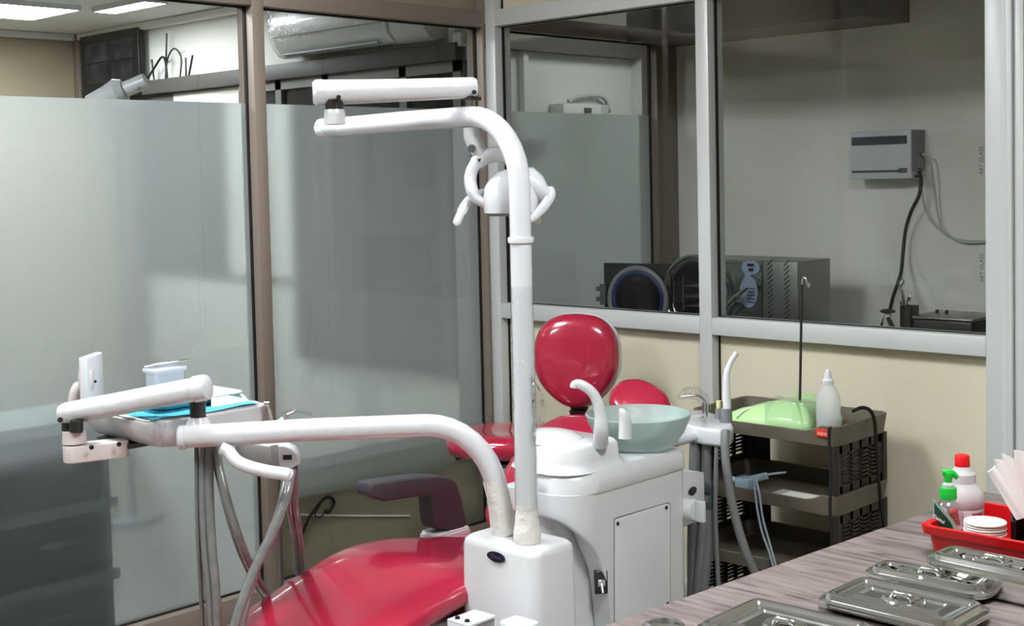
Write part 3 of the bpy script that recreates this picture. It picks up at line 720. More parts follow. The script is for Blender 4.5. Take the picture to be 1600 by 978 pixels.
# headrest: a tilted oval pad with a white shell
hc = P(1000, 631, x=-.60)
def pad(c, a, b, th, nrm, up, n=44, dome=.35, p=2.3):
    nrm = Vector(nrm).normalized(); up = Vector(up); up = (up-nrm*up.dot(nrm)).normalized(); sd = up.cross(nrm)
    rings = []
    for q, h in ((.0, -th*.5), (.6, -th*.5), (.9, -th*.48), (1.0, -th*.2), (1.0, th*.1), (.94, th*.42), (.8, th*(.42+.58*dome)), (.5, th*(.42+.85*dome)), (.0, th*(.42+dome))):
        rings.append([Vector(c)+nrm*h+sd*(math.copysign(abs(cos(2*pi*k/n))**(2/p), cos(2*pi*k/n))*a*max(q, 1e-4))+up*(math.copysign(abs(sin(2*pi*k/n))**(2/p), sin(2*pi*k/n))*b*max(q, 1e-4)) for k in range(n)])
    return MB().rings(rings)
hn = (-.58, -.22, .70)
hu = (.66, -.22, .60)
hr = obj('headrest', pad(hc, .105, .075, .05, hn, hu), M['red'], t, sharp=70)
hs = Vector(hn).normalized()
obj('headrest_shell', pad(hc-hs*.030, .111, .081, .030, hn, hu, dome=.05), M['white2'], hr, sharp=70)
obj('headrest_stem', MB().tube([(-.70, -1.18, .74), tuple(hc-hs*.03)], .014, 12), M['chrome'], t)
# undercarriage
obj('base_cover', MB().prism(rrect(-1.95, -1.0, -1.33, -1.0, .08), .33, .39, 'xy', bev=.01).prism(rrect(-1.5, -1.1, -1.27, -1.06, .05), .08, .34, 'xy', bev=.01)
    .prism(rrect(-1.95, -.85, -1.36, -.97, .12), .0, .08, 'xy', bev=.02), M['white2'], t)
# armrest
def arm_pt(a, b, y=-.90): q = P(a, b, y=y); return (q.x, q.z)
ol = [arm_pt(*q) for q in ((563, 762), (565, 754), (572, 751), (640, 742), (672, 741), (690, 744), (700, 752), (708, 775), (716, 815), (710, 823), (696, 826), (668, 823), (664, 815), (661, 778), (657, 772), (640, 773), (588, 781), (566, 773))]
ar = obj('armrest', MB().prism(ol, -.94, -.875, 'xz', bev=.008), M['charcoal'], t)
q0, q1 = arm_pt(667, 836), arm_pt(716, 822)
obj('armrest_bracket', MB().prism([(q0[0]-.01, q0[1]-.03), (q1[0]+.012, q0[1]-.03), (q1[0]+.002, q1[1]+.008), (q0[0]+.008, q1[1]+.008)], -.945, -.870, 'xz', bev=.004)
    .box(q0[0], q1[0], -.95, -.87, .37, q0[1]), M['white2'], t)

# ================================================================== SPITTOON UNIT
t = thing('spittoon_unit', 'white cabinet unit with glass bowl, faucet and pole box beside the red chair', 'dental unit', (-1.1, -1.4, 0))
XL, XR, YF, YB = -1.335, -.86, -1.585, -1.34
def A(px_, py_, y=YF): q = P(px_, py_, y=y); return (q.x, q.z)
# front shell with the arched cut at lower left
arch = [(XL+.012, A(908, 836)[1]), A(920, 848), A(933, 867), A(943, 890), A(949, 920), A(952, 950), A(955, 985)]
path = [(XL, YB+(YF+.09-YB)*k/8, 0) for k in range(9)] + [(XL+.09-.09*cos(a), YF+.09-.09*sin(a), 0) for a in [pi/2*k/12 for k in range(1, 13)]]
xs_ = [XL+.09+(XR-XL-.11)*k/40 for k in range(1, 41)]
path += [(x, YF, 0) for x in xs_] + [(XR-.02+.02*sin(a), YF+.02-.02*cos(a), 0) for a in [pi/2*k/5 for k in range(1, 6)]] + [(XR, YF+.02+(YB-YF-.02)*k/4, 0) for k in range(1, 5)]
ar2 = [A(*q) for q in ((842, 813), (870, 820), (893, 830), (915, 845), (932, 865), (943, 890), (949, 920), (952, 950), (955, 985))]
zl_ = A(893, 830)[1]+.012
base_ = [Vector((XL-.01, 0, zl_)), Vector((XL+.008, 0, zl_-.004))] + [Vector((q[0], 0, q[1])) for q in ar2 if q[0] > XL+.02]
ap2 = [(p.x, p.z) for p in spline(base_, 6)]
def zbot(x):
    if x >= ap2[-1][0]: return .05
    for (xa, za), (xb, zb_) in zip(ap2, ap2[1:]):
        if xa <= x <= xb: k = (x-xa)/(xb-xa+1e-9); return za+(zb_-za)*k
    return ap2[0][1]
rings = []
for k, (x, y, _) in enumerate(path):
    a = path[max(0, k-1)]; b = path[min(len(path)-1, k+1)]; tx, ty = b[0]-a[0], b[1]-a[1]; l_ = sqrt(tx*tx+ty*ty); nx, ny = -ty/l_, tx/l_
    zb_ = zbot(x) if x < XR-.03 else .05
    rings.append([(x+nx*q, y+ny*q, z) for q, z in ((.0, .70), (.0, max(.62, zb_+.03)), (0, zb_+.012), (.003, zb_+.004), (.010, zb_), (.055, zb_), (.055, .70))])
cb = obj('cabinet', MB().rings(rings, True), M['white2'], t, sharp=50)
obj('back_panel', MB().box(XL+.002, XR-.002, YB-.02, YB+.012, .06, .69, bev=.004), M['white2'], t)
# softly bulging recessed side under the arch
g = MB()
rings = []
for z in (.04, .2, .35, .5, .62, .695):
    k = 0 if z < .5 else (z-.5)/.16
    rings.append([(x, y, z) for x, y in rrect(XL+.012, -1.10, YF+.060+.008*k, YB, [.01, .01, .06, .03], 8)])
obj('recessed_side', g.rings(rings), M['white2'], t)
pa = [A(960, 812), A(965, 810), A(1040, 787), A(1044, 787), A(1046, 790), A(1046, 1100), A(960, 1100)]
ap = obj('access_panel', MB().prism(pa, YF-.003, YF+.002, 'xz', bev=.0012), M['white2'], t)
obj('panel_gap', MB().prism([(pa[0][0]-.003, pa[0][1]+.003), (pa[1][0]-.002, pa[1][1]+.004), (pa[3][0]+.003, pa[3][1]+.004), (pa[4][0]+.004, pa[4][1]), (pa[5][0]+.004, .1), (pa[6][0]-.003, .1)], YF-.0008, YF+.001, 'xz'), M['grey_plastic'], t)
for q in ((965, 818), (1041, 793), (1043, 943)):
    c = P(*q, y=YF-.003); obj('screw', MB().lathe([(0, 0), (.0055, 0), (.004, .003), (0, .003)], c, axis=(0, -1, 0), n=16), M['black'], ap)
c = P(938, 909, y=YF+.060)
c = Vector((-1.212, -1.572, .462)); swm = frame_m(c, (.80, -.60, 0), (0, 0, 1))
sw = obj('switch', MB().box(-.017, .017, -.030, .030, -.010, .006, bev=.002, T=swm), M['navy'], t, label='small navy switch with a metal lever')
obj('lever', MB().tube([swm @ Vector((0, -.004, .006)), swm @ Vector((0, -.022, .022))], [.005, .0035], 10).box(-.010, .010, -.010, .008, .004, .010, bev=.002, T=swm), M['chrome'], sw)
# lug at the right with badge and knob
a, b = A(1047, 742, -1.56), A(1098, 808, -1.56)
g = MB().prism([(a[0]-.02, .70), (a[0]+.035, a[1]+.012), (b[0], a[1]-.018), (b[0]+.002, b[1]+.035), (b[0]-.02, b[1]-.005), (a[0]-.02, b[1]-.01)], -1.57, -1.36, 'xz', bev=.008)
lg = obj('side_block', g, M['white2'], t)
def badge(c, w, h, xd, yd, parent, s=1):
    c = Vector(c); mw = frame_m(c, xd, yd)
    mb = MB().prism(ellipse(0, 0, w, h, 36), -.001, .0012, 'xy', T=mw)
    o = obj('badge', mb, M['navy'], parent); text('badge_lettering', 'Chesa', h*1.15, M['badge_text'], o, mw @ Matrix.Translation((0, 0, .0014)), .0002); return o
badge(P(1082, 767, y=-1.571), .019, .0115, (1, 0, .1), (0, 0, 1), lg)
kc = P(1085, 797, y=-1.60)
kn = obj('knob', MB().lathe([(0, 0), (.030, 0), (.031, .028), (.027, .036), (0, .038)], (kc.x, -1.570, kc.z), axis=(0, -1, 0), n=28), M['white2'], t)
obj('grip', MB().box(kc.x-.007, kc.x+.007, -1.635, -1.607, kc.z-.030, kc.z+.030, bev=.004), M['white2'], kn)
# deck and raised block
deck = rrect(XL+.005, -.850, -1.590, -1.32, [.05, .12, .10, .03], 10)
dk = []
for z, o_ in ((.690, .012), (.694, .004), (.70, .0), (.735, .002), (.752, .012), (.757, .026)):
    dk.append([(x+(o_ if x < -1.1 else -o_), y+(o_ if y < -1.42 else -o_), z) for x, y in deck])
obj('deck', MB().rings(dk), M['white2'], t)
rb = rrect(-1.318, -1.108, -1.565, -1.335, [.03, .10, .09, .02], 10); rk = []
for z, o_ in ((.750, -.014), (.762, -.004), (.775, .0), (.808, .003), (.818, .010), (.822, .022)):
    rk.append([(x+(o_ if x < -1.21 else -o_), y+(o_ if y < -1.44 else -o_), z) for x, y in rb])
obj('raised_deck', MB().rings(rk), M['white2'], t)
dome = P(868, 683, z=.82)
obj('dome', MB().lathe([(.095, .0), (.085, .010), (.06, .020), (.03, .025), (0, .026)], (-1.235, -1.43, .818), n=36, sx=.85, sy=1.0), M['white2'], t)
# bowl
bc = P(997, 646, d=3.60); bz0 = .752
hb_ = bc.z-bz0
bprof = [(0, 0), (.075, 0), (.098, .012), (.122, hb_*.45), (.138, hb_*.8), (.145, hb_), (.141, hb_+.002), (.133, hb_*.8), (.115, hb_*.45), (.09, .02), (.06, .010), (0, .009)]
obj('bowl', MB().lathe(bprof, (bc.x, bc.y, bz0), n=56), M['bowl'], t, label='round sea green frosted glass bowl', sharp=60)
# faucet and cup filler
fb = P(938, 690, z=.820)
def Q(px_, py_, dd=0): return P(px_, py_, d=3.34+dd)
obj('faucet', MB().tube(spline([fb+Vector((0, 0, -.004)), Q(939, 672), Q(938, 650), Q(934, 630), Q(926, 614), Q(914, 604), Q(904, 600), Q(898, 601), Q(897, 606)], 5),
    [.021, .0205, .020, .0195, .019, .0185, .018, .0175, .017, .0165, .016, .0155, .0152, .0150, .0148, .0145, .0143, .014, .0138, .0136, .0135, .0133, .0132, .013, .013, .013, .0128, .0126, .0125, .0124, .0122, .0120, .012, .0115, .0112, .011, .011, .011, .011, .011, .0105][:41], 18), M['white2'], t)
kb = P(977, 682, z=.820)
g = MB(); rings = []
for z, w, o_ in ((-.004, .018, 0), (.02, .0175, 0), (.04, .017, 0), (.055, .0155, .001), (.066, .0125, .003), (.073, .007, .005), (.075, .001, .006)):
    rings.append([(kb.x+cos(2*pi*k/20)*w-o_, kb.y+sin(2*pi*k/20)*w+o_, kb.z+z) for k in range(20)])
obj('cup_filler', g.rings(rings), M['white2'], t)
# pole box
g = MB(); rings = []
for z, o_ in ((.04, -.006), (.60, .0), (.612, .003), (.619, .010), (.621, .018)):
    rings.append([(x+(o_ if x < -1.45 else -o_), y+(o_ if y < -1.5 else -o_), z) for x, y in rrect(-1.532, -1.375, -1.640, -1.385, [.03, .03, .032, .03], 8)])
pb = obj('pole_box', g.rings(rings), M['white2'], t)
badge(P(775, 870, x=-1.5345), .030, .0125, (0, -1, 0), (0, 0, 1), pb)
obj('plinth', MB().prism(rrect(-1.56, -.84, -1.66, -1.28, .05), 0, .05, 'xy', bev=.01), M['white2'], t)
# gadgets at the foot of the pole box (bottom edge of the frame)
a, b, c = P(705, 972, x=-1.60), P(742, 955, x=-1.54), P(765, 962, x=-1.54)
bq_ = P(737, 966, d=3.05); zc = bq_.z; bx, by = bq_.x, bq_.y
t = thing('tubing_bracket', 'white metal bracket with two black screws at the foot of the pole box', 'bracket', (bx, by, zc))
g = MB().box(bx-.045, bx+.045, by-.035, by+.035, zc-.003, zc+.003, bev=.0015).box(bx-.045, bx-.040, by-.035, by+.035, zc-.12, zc, bev=.001).box(bx+.040, bx+.045, by-.035, by+.035, zc-.12, zc, bev=.001)
obj('plate', g, M['white'], t)
for yy in (by+.018, by-.014): obj('screw', MB().lathe([(0, 0), (.007, 0), (.005, .005), (0, .005)], (bx-.028, yy, zc+.003), n=14), M['black'], t)
for k, yy in enumerate((by+.02, by, by-.02)): obj('hose_stub', MB().tube([(bx, yy, zc-.03), (bx, yy, zc-.14)], .008, 10), M['card'], t)
q = P(812, 978, x=-1.60)
tag(obj('foot_valve', MB().prism(rrect(q.x-.03, q.x+.03, q.y-.04, q.y+.04, .012), q.z-.3, q.z+.012, 'xy', bev=.006), M['white']), 'white block at the bottom edge in front of the pole box', 'valve block')

# ================================================================== OPERATING LIGHT
t = thing('operating_light', 'white swivel operating lamp on the tall bent pole', 'operating light', (-1.464, -1.554, .62))
lb = P(824, 846, z=.622)
pts = [lb, Vector((lb.x, lb.y, 1.24)), Vector((lb.x+.0, lb.y, 1.42))]
zt = 1.652
l3, l4 = P(505, 201, z=zt-.005), None
dirx = (l3-lb); dirx.z = 0; L_ = dirx.length; dirx.normalize()
def LP(s, z): return Vector((lb.x, lb.y, 0)) + dirx*s + Vector((0, 0, z))
arc = [LP(.16-.16*cos(a), zt-.17+.17*sin(a)) for a in [pi/2*i/9 for i in range(10)]]
tb = [Vector((lb.x, lb.y, .615)), Vector((lb.x, lb.y, 1.2)), Vector((lb.x, lb.y, 1.40))] + arc + [LP(.3, zt), LP(.4, zt), LP(L_, zt-.004)]
obj('pole', MB().tube(tb, .0258, 28), M['white'], t)
q = Vector((lb.x, lb.y, P(812, 372, d=3.2).z))
obj('pole_collar', MB().lathe([(.0262, -.010), (.031, -.008), (.032, 0), (.031, .005), (.0262, .006)], q, n=32), M['white'], t)
obj('base_sleeve', MB().lathe([(.033, 0), (.034, .02), (.031, .035), (.0265, .07), (.0262, .09), (.0255, .09)], lb, n=28), M['sleeve'], t)
obj('pole_wrap', MB().tube([Vector((lb.x, lb.y, z)) for z in (.70, .78, .86, .95, 1.05, 1.15, 1.24)], [.0275, .0285, .028, .029, .0278, .0285, .0272], 24, cap=False), M['wrap'], t)
g = MB(); pts = []
for i in range(9):
    pts.append([P(830+[0, 8, 16, 22, 24, 20, 22, 16, 6][i]*j/4, 585+13*i, d=3.14+.014*sin(j*2.1+i*1.3)) for j in range(5)])
for i in range(8):
    for j in range(4): g.add([pts[i][j], pts[i][j+1], pts[i+1][j+1], pts[i+1][j]], [(0, 1, 2, 3)])
obj('loose_wrap', g, M['wrap'], t, sharp=180, label='loose crumpled plastic hanging beside the pole')
obj('end_cap', MB().lathe([(0, 0), (.024, 0), (.0275, .004), (.0275, .010), (.0255, .012)], LP(L_+.009, zt-.004), axis=-dirx, n=28), M['white'], t)
ax_ = LP(L_-.035, zt)
obj('arm_wrap', MB().tube([LP(L_-.09, zt+.001), LP(L_-.065, zt), LP(L_-.04, zt), LP(L_-.02, zt)], [.027, .031, .030, .0272], 18, cap=False), M['wrap'], t)
# joint up to the sprung arm
j0 = P(523, 188, z=zt-.004)
top = P(522, 143, d=(j0-CAM).dot(_f)+.01)
obj('joint', MB().tube([j0+Vector((0, 0, .01)), Vector((j0.x, j0.y, top.z-.02))], .0225, 22), M['dark_steel'], t)
obj('joint_collar', MB().lathe([(.0262, -.010), (.0262, .012), (.0252, .020), (.0235, .026), (0, .026)], Vector((j0.x, j0.y, zt-.004)), n=24), M['white_wrap'], t)
obj('joint_fork', MB().prism(rrect(-.02, .045, -.012, .012, .005), -.028, -.020, 'xy', T=frame_m(Vector((j0.x, j0.y, top.z-.0)), P(600, 140, d=3.55)-top, (0, 0, 1)) @ Matrix.Rotation(-pi/2, 4, 'X')), M['dark_steel'], t)
s0 = P(503, 145, d=(j0-CAM).dot(_f)-.0); s1 = P(741, 137, d=(j0-CAM).dot(_f)+.06)
sd_ = (s1-s0).normalized()
obj('sprung_arm', MB().tube([s0-sd_*.006, s0, s0.lerp(s1, .5), s1-sd_*.004, s1+sd_*.006, s1+sd_*.011], [.028, .0315, .0275, .0262, .022, .006], 26), M['white_wrap'], t)
obj('sprung_arm_cap', MB().lathe([(0, 0), (.026, 0), (.0325, .008), (.0325, .026), (.031, .028)], s0-sd_*.022, axis=sd_, n=28), M['white'], t)
for q in (P(529, 152, d=(s0-CAM).dot(_f)-.033), P(741, 144, d=(s1-CAM).dot(_f)-.030)):
    obj('bolt', MB().lathe([(0, 0), (.006, 0), (.005, .006), (0, .006)], q, axis=CAM-q, n=14), M['dark_steel'], t)
# neck
n0 = P(738, 152, d=(s1-CAM).dot(_f)); DL = (n0-CAM).dot(_f)
def D(px_, py_, o_=0.0): return P(px_, py_, d=DL+o_)
obj('neck_stub', MB().tube([n0, D(737, 205)], .009, 16).tube([D(731, 158), D(731, 205)], .005, 12), M['chrome'], t)
obj('neck_fork', MB().box(n0.x-.02, n0.x+.02, n0.y-.014, n0.y+.014, D(738, 157).z, D(738, 151).z, bev=.003), M['dark_steel'], t)
obj('neck', MB().tube(spline([D(737, 200), D(738, 214), D(744, 228), D(752, 242), D(758, 252)], 5), [.0215]*6+[.021]*6+[.020]*9, 22), M['white'], t)
c = D(737, 232, -.018)
obj('friction_joint', MB().lathe([(0, 0), (.010, 0), (.010, .008), (0, .008)], c, axis=CAM-c, n=18), M['steel_dull'], t)
# yoke: a wide C shaped band
def band(pts, w, th, nrm=None):
    pts = [Vector(p) for p in pts]; rings = []
    v = (CAM-pts[len(pts)//2]).normalized() if nrm is None else nrm
    for i, p in enumerate(pts):
        a = pts[max(0, i-1)]; b = pts[min(len(pts)-1, i+1)]; tg = (b-a).normalized(); sd = v.cross(tg).normalized()
        ww = w[i] if isinstance(w, (list, tuple)) else w
        rings.append([p+sd*(cos(2*pi*k/16)*ww)+v*(sin(2*pi*k/16)*th) for k in range(16)])
    return MB().rings(rings)
yk = spline([D(806, 260, .0), D(793, 247, .0), D(775, 241, .0), D(757, 246, .0), D(742, 258, .0), D(735, 276, -.0), D(737, 296, -.01), D(744, 310, -.01), D(766, 322, .0)], 5)
obj('yoke', band(yk, [.016]*8+[.019]*12+[.0155]*12+[.013]*7+[.009, .004], .022), M['white'], t)
c = D(749, 250, -.026)
obj('yoke_stop', MB().lathe([(0, 0), (.006, 0), (.001, .004)], c, axis=CAM-c, n=3), M['black'], t)
# lamp head
h0 = D(799, 300, .0)
vd = (CAM-h0); vd.z = 0; vd.normalize(); sd2 = vd.cross(Vector((0, 0, 1)))     # towards camera, to its left
def HL(u, v, w): return h0 + sd2*(-u) + Vector((0, 0, v)) + vd*w
if (HL(.1, 0, 0)-CAM).dot(_r2) < (h0-CAM).dot(_r2): sd2 = -sd2
rings = []
for v_, su, sw_ in ((-.052, .062, .060), (-.050, .066, .064), (-.020, .068, .066), (.010, .064, .060), (.032, .052, .050), (.048, .034, .036), (.056, .014, .016), (.057, .001, .001)):
    rings.append([HL(math.copysign(abs(cos(2*pi*k/36))**.75, cos(2*pi*k/36))*su*1.02-.002, v_, math.copysign(abs(sin(2*pi*k/36))**.75, sin(2*pi*k/36))*sw_) for k in range(36)])
hd = obj('lamp_head', MB().rings(rings), M['white'], t, sharp=60)
rings = [[HL(math.copysign(abs(cos(2*pi*k/36))**.75, cos(2*pi*k/36))*.058*q, v_, math.copysign(abs(sin(2*pi*k/36))**.75, sin(2*pi*k/36))*.056*q) for k in range(36)] for v_, q in ((-.051, 1), (-.058, .98), (-.0585, .01))]
obj('lens', MB().rings(rings), M['grey_plastic'], hd, label='grey lens under the lamp head')
# reflector wing to the right
rings = []
for u, v_, hh in ((.03, .03, .03), (.055, .020, .040), (.078, .004, .036), (.092, -.012, .024), (.098, -.02, .012)):
    rings.append([HL(u+.0*cos(2*pi*k/24), v_+sin(2*pi*k/24)*hh, cos(2*pi*k/24)*.045) for k in range(24)])
obj('head_shoulder', MB().rings(rings), M['white'], hd, sharp=60)
obj('handle', band(spline([D(846, 294, -.02), D(858, 297, -.03), D(860, 306, -.035), D(852, 320, -.04), D(840, 334, -.045), D(828, 346, -.05)], 5), [.008]*5+[.0125]*14+[.011]*4+[.010, .008, .004], .011), M['white'], t)
obj('handle', band(spline([D(762, 300, .03), D(746, 305, .02), D(732, 315, .01), D(722, 330, .0), D(715, 345, -.01), D(712, 352, -.01)], 5), [.006]+[.012]*7+[.0125]*8+[.0105]*6+[.0095]*2+[.008, .004], .010), M['white'], t)

# ================================================================== DELIVERY UNIT
t = thing('delivery_unit', 'white instrument tray unit on a bent arm reaching left over the chair', 'dental delivery unit', (-1.451, -1.462, .62))
db = P(787, 834, z=.621); zt = .899
e1 = P(285, 684, z=zt-.008)
dv = e1-db; dv.z = 0; L_ = dv.length; dv.normalize()
def DP(s, z): return Vector((db.x, db.y, 0)) + dv*s + Vector((0, 0, z))
arc = [DP(.012+.175-.175*cos(a), zt-.195+.195*sin(a)) for a in [pi/2*i/9 for i in range(10)]]
tb = [Vector((db.x, db.y, .615)), DP(.002, .66), DP(.008, .69)] + arc + [DP(.3, zt), DP(.45, zt), DP(L_, zt-.006)]
obj('arm_tube', MB().tube(tb, .0275, 28), M['white_wrap'], t)
slv = [Vector((db.x, db.y, .622)), DP(.002, .65), DP(.006, .68), DP(.012, .72), DP(.022, .76)]
obj('cloth_sleeve', MB().tube(slv, [.0305, .0315, .0298, .0288, .0280], 26, cap=False), M['sleeve'], t, label='white cloth sleeve at the foot of the tube')
obj('end_cap', MB().lathe([(0, 0), (.026, 0), (.0295, .004), (.0295, .016), (.0275, .018)], DP(L_+.010, zt-.007), axis=-dv, n=28), M['white'], t)
j1 = P(310, 676, z=zt-.005)
obj('arm_collar', MB().lathe([(.045, -.012), (.036, .008), (.026, .026), (.022, .034), (0, .034)], Vector((j1.x, j1.y, zt)), n=28), M['white'], t)
DJ = (j1-CAM).dot(_f)
jt = P(312, 607, d=DJ-.02)
obj('joint', MB().tube([Vector((j1.x, j1.y, zt+.02)), Vector((j1.x, j1.y, jt.z-.01))], .0195, 24), M['dark_steel'], t)
a0 = P(317, 606, d=DJ-.075); a1 = P(99, 647, d=3.23)
sd_ = (a1-a0).normalized()
obj('sprung_arm', MB().tube([a0, a0+sd_*.02, a0.lerp(a1, .5), a1-sd_*.01, a1+sd_*.004, a1+sd_*.012], [.0290, .0287, .0280, .0275, .023, .008], 28), M['white_wrap'], t)
obj('sprung_arm_cap', MB().lathe([(0, 0), (.022, .0), (.0295, .004), (.0318, .012), (.0318, .036), (.0285, .040)], a0-sd_*.016, axis=sd_, n=30), M['white'], t)
for q in (P(286, 618, d=DJ-.075), P(94, 656, d=3.195)):
    obj('bolt', MB().lathe([(0, 0), (.007, 0), (.006, .006), (0, .006)], q, axis=CAM-q, n=14), M['dark_steel'], t)
obj('joint_fork', MB().tube([P(272, 627, d=DJ-.03), P(322, 625, d=DJ-.03)], .006, 8), M['dark_steel'], t)
j2 = P(108, 655, d=3.23)
obj('joint', MB().tube([j2, P(108, 684, d=3.22)], .018, 20).tube([P(120, 657, d=3.19), P(119, 675, d=3.19)], .016, 18), M['dark_steel'], t)
# bracket under the left end
b0, b1 = P(117, 707, d=3.22), P(199, 699, d=3.28)
bd = (b1-b0); bd.z = 0; bl = bd.length; bd.normalize()
mw = frame_m(b0, bd, Vector((0, 0, 1)).cross(bd))
obj('bracket', MB().prism(rrect(-.028, bl, -.028, .028, [.012, .027, .027, .012], 8), -.022, .020, 'xy', bev=.003, T=mw), M['bracket'], t)
obj('bracket_boss', MB().lathe([(.029, 0), (.028, .030), (0, .030)], (b0.x, b0.y, b0.z+.024), n=28), M['bracket'], t)
for q in (P(143, 699, d=3.19), P(186, 694, d=3.22)): obj('bolt', MB().lathe([(0, 0), (.006, 0), (.005, .005), (0, .005)], q, axis=CAM-q, n=12), M['black'], t)
# tub
tw = []
x0, x1, y0, y1 = -2.115, -1.765, -.935, -.56
for z, o_ in ((.862, .055), (.868, .040), (.885, .028), (.925, .004), (.931, .004), (.933, .008)):
    tw.append([(x+(o_ if x < -1.95 else -o_*.25), y+(o_*.35 if y < -.75 else -o_), z) for x, y in rrect(x0, x1, y0, y1, [.03, .03, .05, .02], 8)])
obj('tray_tub', MB().rings(tw), M['white2'], t)
obj('tray_rim', MB().prism(rrect(x0+.008, x1-.008, y0+.008, y1-.008, .035), .933, .937, 'xy', bev=.0015), M['white2'], t)
obj('support_plate', MB().box(-2.09, -1.95, -.80, -.64, .850, .864, bev=.004), M['dark_steel'], t)
# film viewer standing on the left
v0 = P(143, 612, x=-2.05)
t2 = obj('viewer_plate', MB().box(-.056, .056, -.011, .011, -.085, .06, bev=.004, T=frame_m(P(143, 590, d=3.42), (.98, -.2, 0), (0, 1, 0)) @ Matrix.Rotation(radians(52), 4, 'Z')), M['white'], t)
vb = P(135, 592, d=3.40)
obj('viewer_back', pad(vb, .020, .043, .034, (CAM-vb)+Vector((-.5, .3, 0)), (0, 0, 1), dome=.5), M['bracket'], t2)
q = P(149, 596, d=3.372); obj('screw', MB().lathe([(0, 0), (.004, 0), (.003, .004), (0, .004)], q, axis=CAM-q, n=12), M['black'], t2)
obj('viewer_grip', MB().tube(spline([P(114, 630, d=3.42), P(117, 615, d=3.42), P(122, 602, d=3.42), P(124, 598, d=3.42)], 4), [.013, .0135, .014, .014, .0145, .0145, .014, .013, .012, .011, .009, .007, .004], 16), M['bracket'], t)
# holder with the control panel at the right end
hc_ = P(420, 713, d=3.30)
cp0, cp1 = P(381, 692, d=3.36), P(437, 712, d=3.28)
cdv = (cp1-cp0); cdv.z = 0; cl = cdv.length; cdv.normalize(); cn = Vector((cdv.y, -cdv.x, 0))
if cn.dot(CAM-cp1) < 0: cn = -cn
mwc = frame_m(Vector((cp1.x, cp1.y, P(437, 711, d=3.28).z)), cdv, (0, 0, 1))
obj('control_box', MB().prism([(-cl-.0, .028), (0, .028), (0, -.030), (-.02, -.034), (-cl, -.020)], -.030, .030, 'xy', bev=.004, T=mwc), M['grey_light'], t)
q0 = P(437, 713, d=3.265)
ec = P(453, 712, d=3.26)
xr_ = Vector((_r2.x, _r2.y, 0)).normalized()
mwe = frame_m(ec, xr_, (0, 0, 1))
ol = [(-.026, .030), (-.006, .028), (.010, .020), (.020, .006), (.0255, -.012), (.026, -.018), (.002, -.030), (-.010, -.032), (-.026, -.026)]
ecap = obj('end_cover', MB().prism(ol, -.03, .018, 'xy', bev=.004, T=mwe), M['white'], t)
obj('display', MB().box(-.014, .008, -.006, .006, .0175, .0195, T=mwe), M['black'], ecap)
# curved grip
obj('grip_tube', MB().tube(spline([P(345, 700, d=3.15), P(357, 706, d=3.15), P(368, 719, d=3.14), P(385, 728, d=3.13), P(415, 736, d=3.11), P(446, 741, d=3.09), P(449, 742, d=3.09)], 5), .0155, 20), M['white'], t)
q = P(452, 742, d=3.088)
obj('grip_end', MB().lathe([(.0155, 0), (.0145, .005), (.009, .010), (0, .012)], q-(P(452, 742, d=3.088)-P(440, 740, d=3.094)).normalized()*.006, axis=P(452, 742, d=3.088)-P(440, 740, d=3.094), n=20), M['white'], t)
# hoses
def hose(pts, r, m, lb, cls='hose', n=10):
    return obj(cls, MB().tube(spline([P(a, b, d=c) for a, b, c in pts], 6), r, n), m, t)
hose([(307, 690, 3.28), (308, 760, 3.24), (310, 850, 3.22), (314, 920, 3.22), (318, 1010, 3.22), (322, 1080, 3.24)], .006, M['hose'], '')
hose([(320, 690, 3.27), (318, 760, 3.23), (321, 850, 3.21), (327, 920, 3.20), (334, 1010, 3.20), (338, 1080, 3.22)], .012, M['hose_wrap'], '')
hose([(328, 690, 3.26), (327, 760, 3.22), (331, 850, 3.20), (337, 920, 3.19), (342, 1010, 3.19), (346, 1080, 3.21)], .011, M['hose_wrap'], '')
hose([(336, 690, 3.26), (345, 740, 3.22), (362, 805, 3.19), (385, 870, 3.24), (410, 918, 3.40), (424, 935, 3.48), (440, 960, 3.58)], .010, M['hose_wrap'], '')
hose([(332, 690, 3.28), (338, 730, 3.25), (352, 790, 3.22), (372, 855, 3.26), (392, 900, 3.38), (414, 940, 3.52)], .007, M['hose_wrap'], '')
hose([(455, 735, 3.24), (447, 775, 3.20), (427, 830, 3.17), (402, 880, 3.15), (380, 935, 3.12), (364, 990, 3.10), (355, 1060, 3.10)], .0125, M['hose_wrap'], '')
hose([(449, 738, 3.26), (438, 790, 3.22), (420, 840, 3.2), (398, 900, 3.18), (382, 960, 3.16), (372, 1040, 3.16)], .009, M['hose_wrap'], '')
hose([(458, 732, 3.28), (452, 790, 3.36), (462, 850, 3.50), (468, 930, 3.62)], .009, M['hose_wrap'], '')
hose([(460, 730, 3.28), (462, 790, 3.36), (470, 850, 3.50), (474, 930, 3.62)], .0085, M['hose_wrap'], '')
hose([(445, 735, 3.28), (438, 790, 3.40), (439, 860, 3.52), (441, 940, 3.66)], .0055, M['hose'], '')
# handpieces standing in the holder
for i, (pp, r) in enumerate((([(424, 660), (421, 640), (418, 632)], .005), ([(440, 662), (447, 650), (455, 645), (461, 643)], .004))):
    hp = obj('handpiece', MB().tube(spline([P(a, b, d=3.36) for a, b in pp], 4), r, 10), M['chrome'], t)
q = P(417, 631, d=3.36); obj('handpiece_head', MB().lathe([(0, -.006), (.007, -.006), (.007, .006), (0, .006)], q, axis=_r2, n=16), M['chrome'], t)
obj('handpiece_cover', MB().tube([P(437, 662, d=3.36), P(445, 656, d=3.36)], .011, 14), M['white'], t)
obj('wrap_scrap', MB().tube(spline([P(440, 645, d=3.36), P(460, 641, d=3.36), P(480, 645, d=3.36), P(488, 647, d=3.36)], 4), .004, 6), M['wrap_flat'], t)
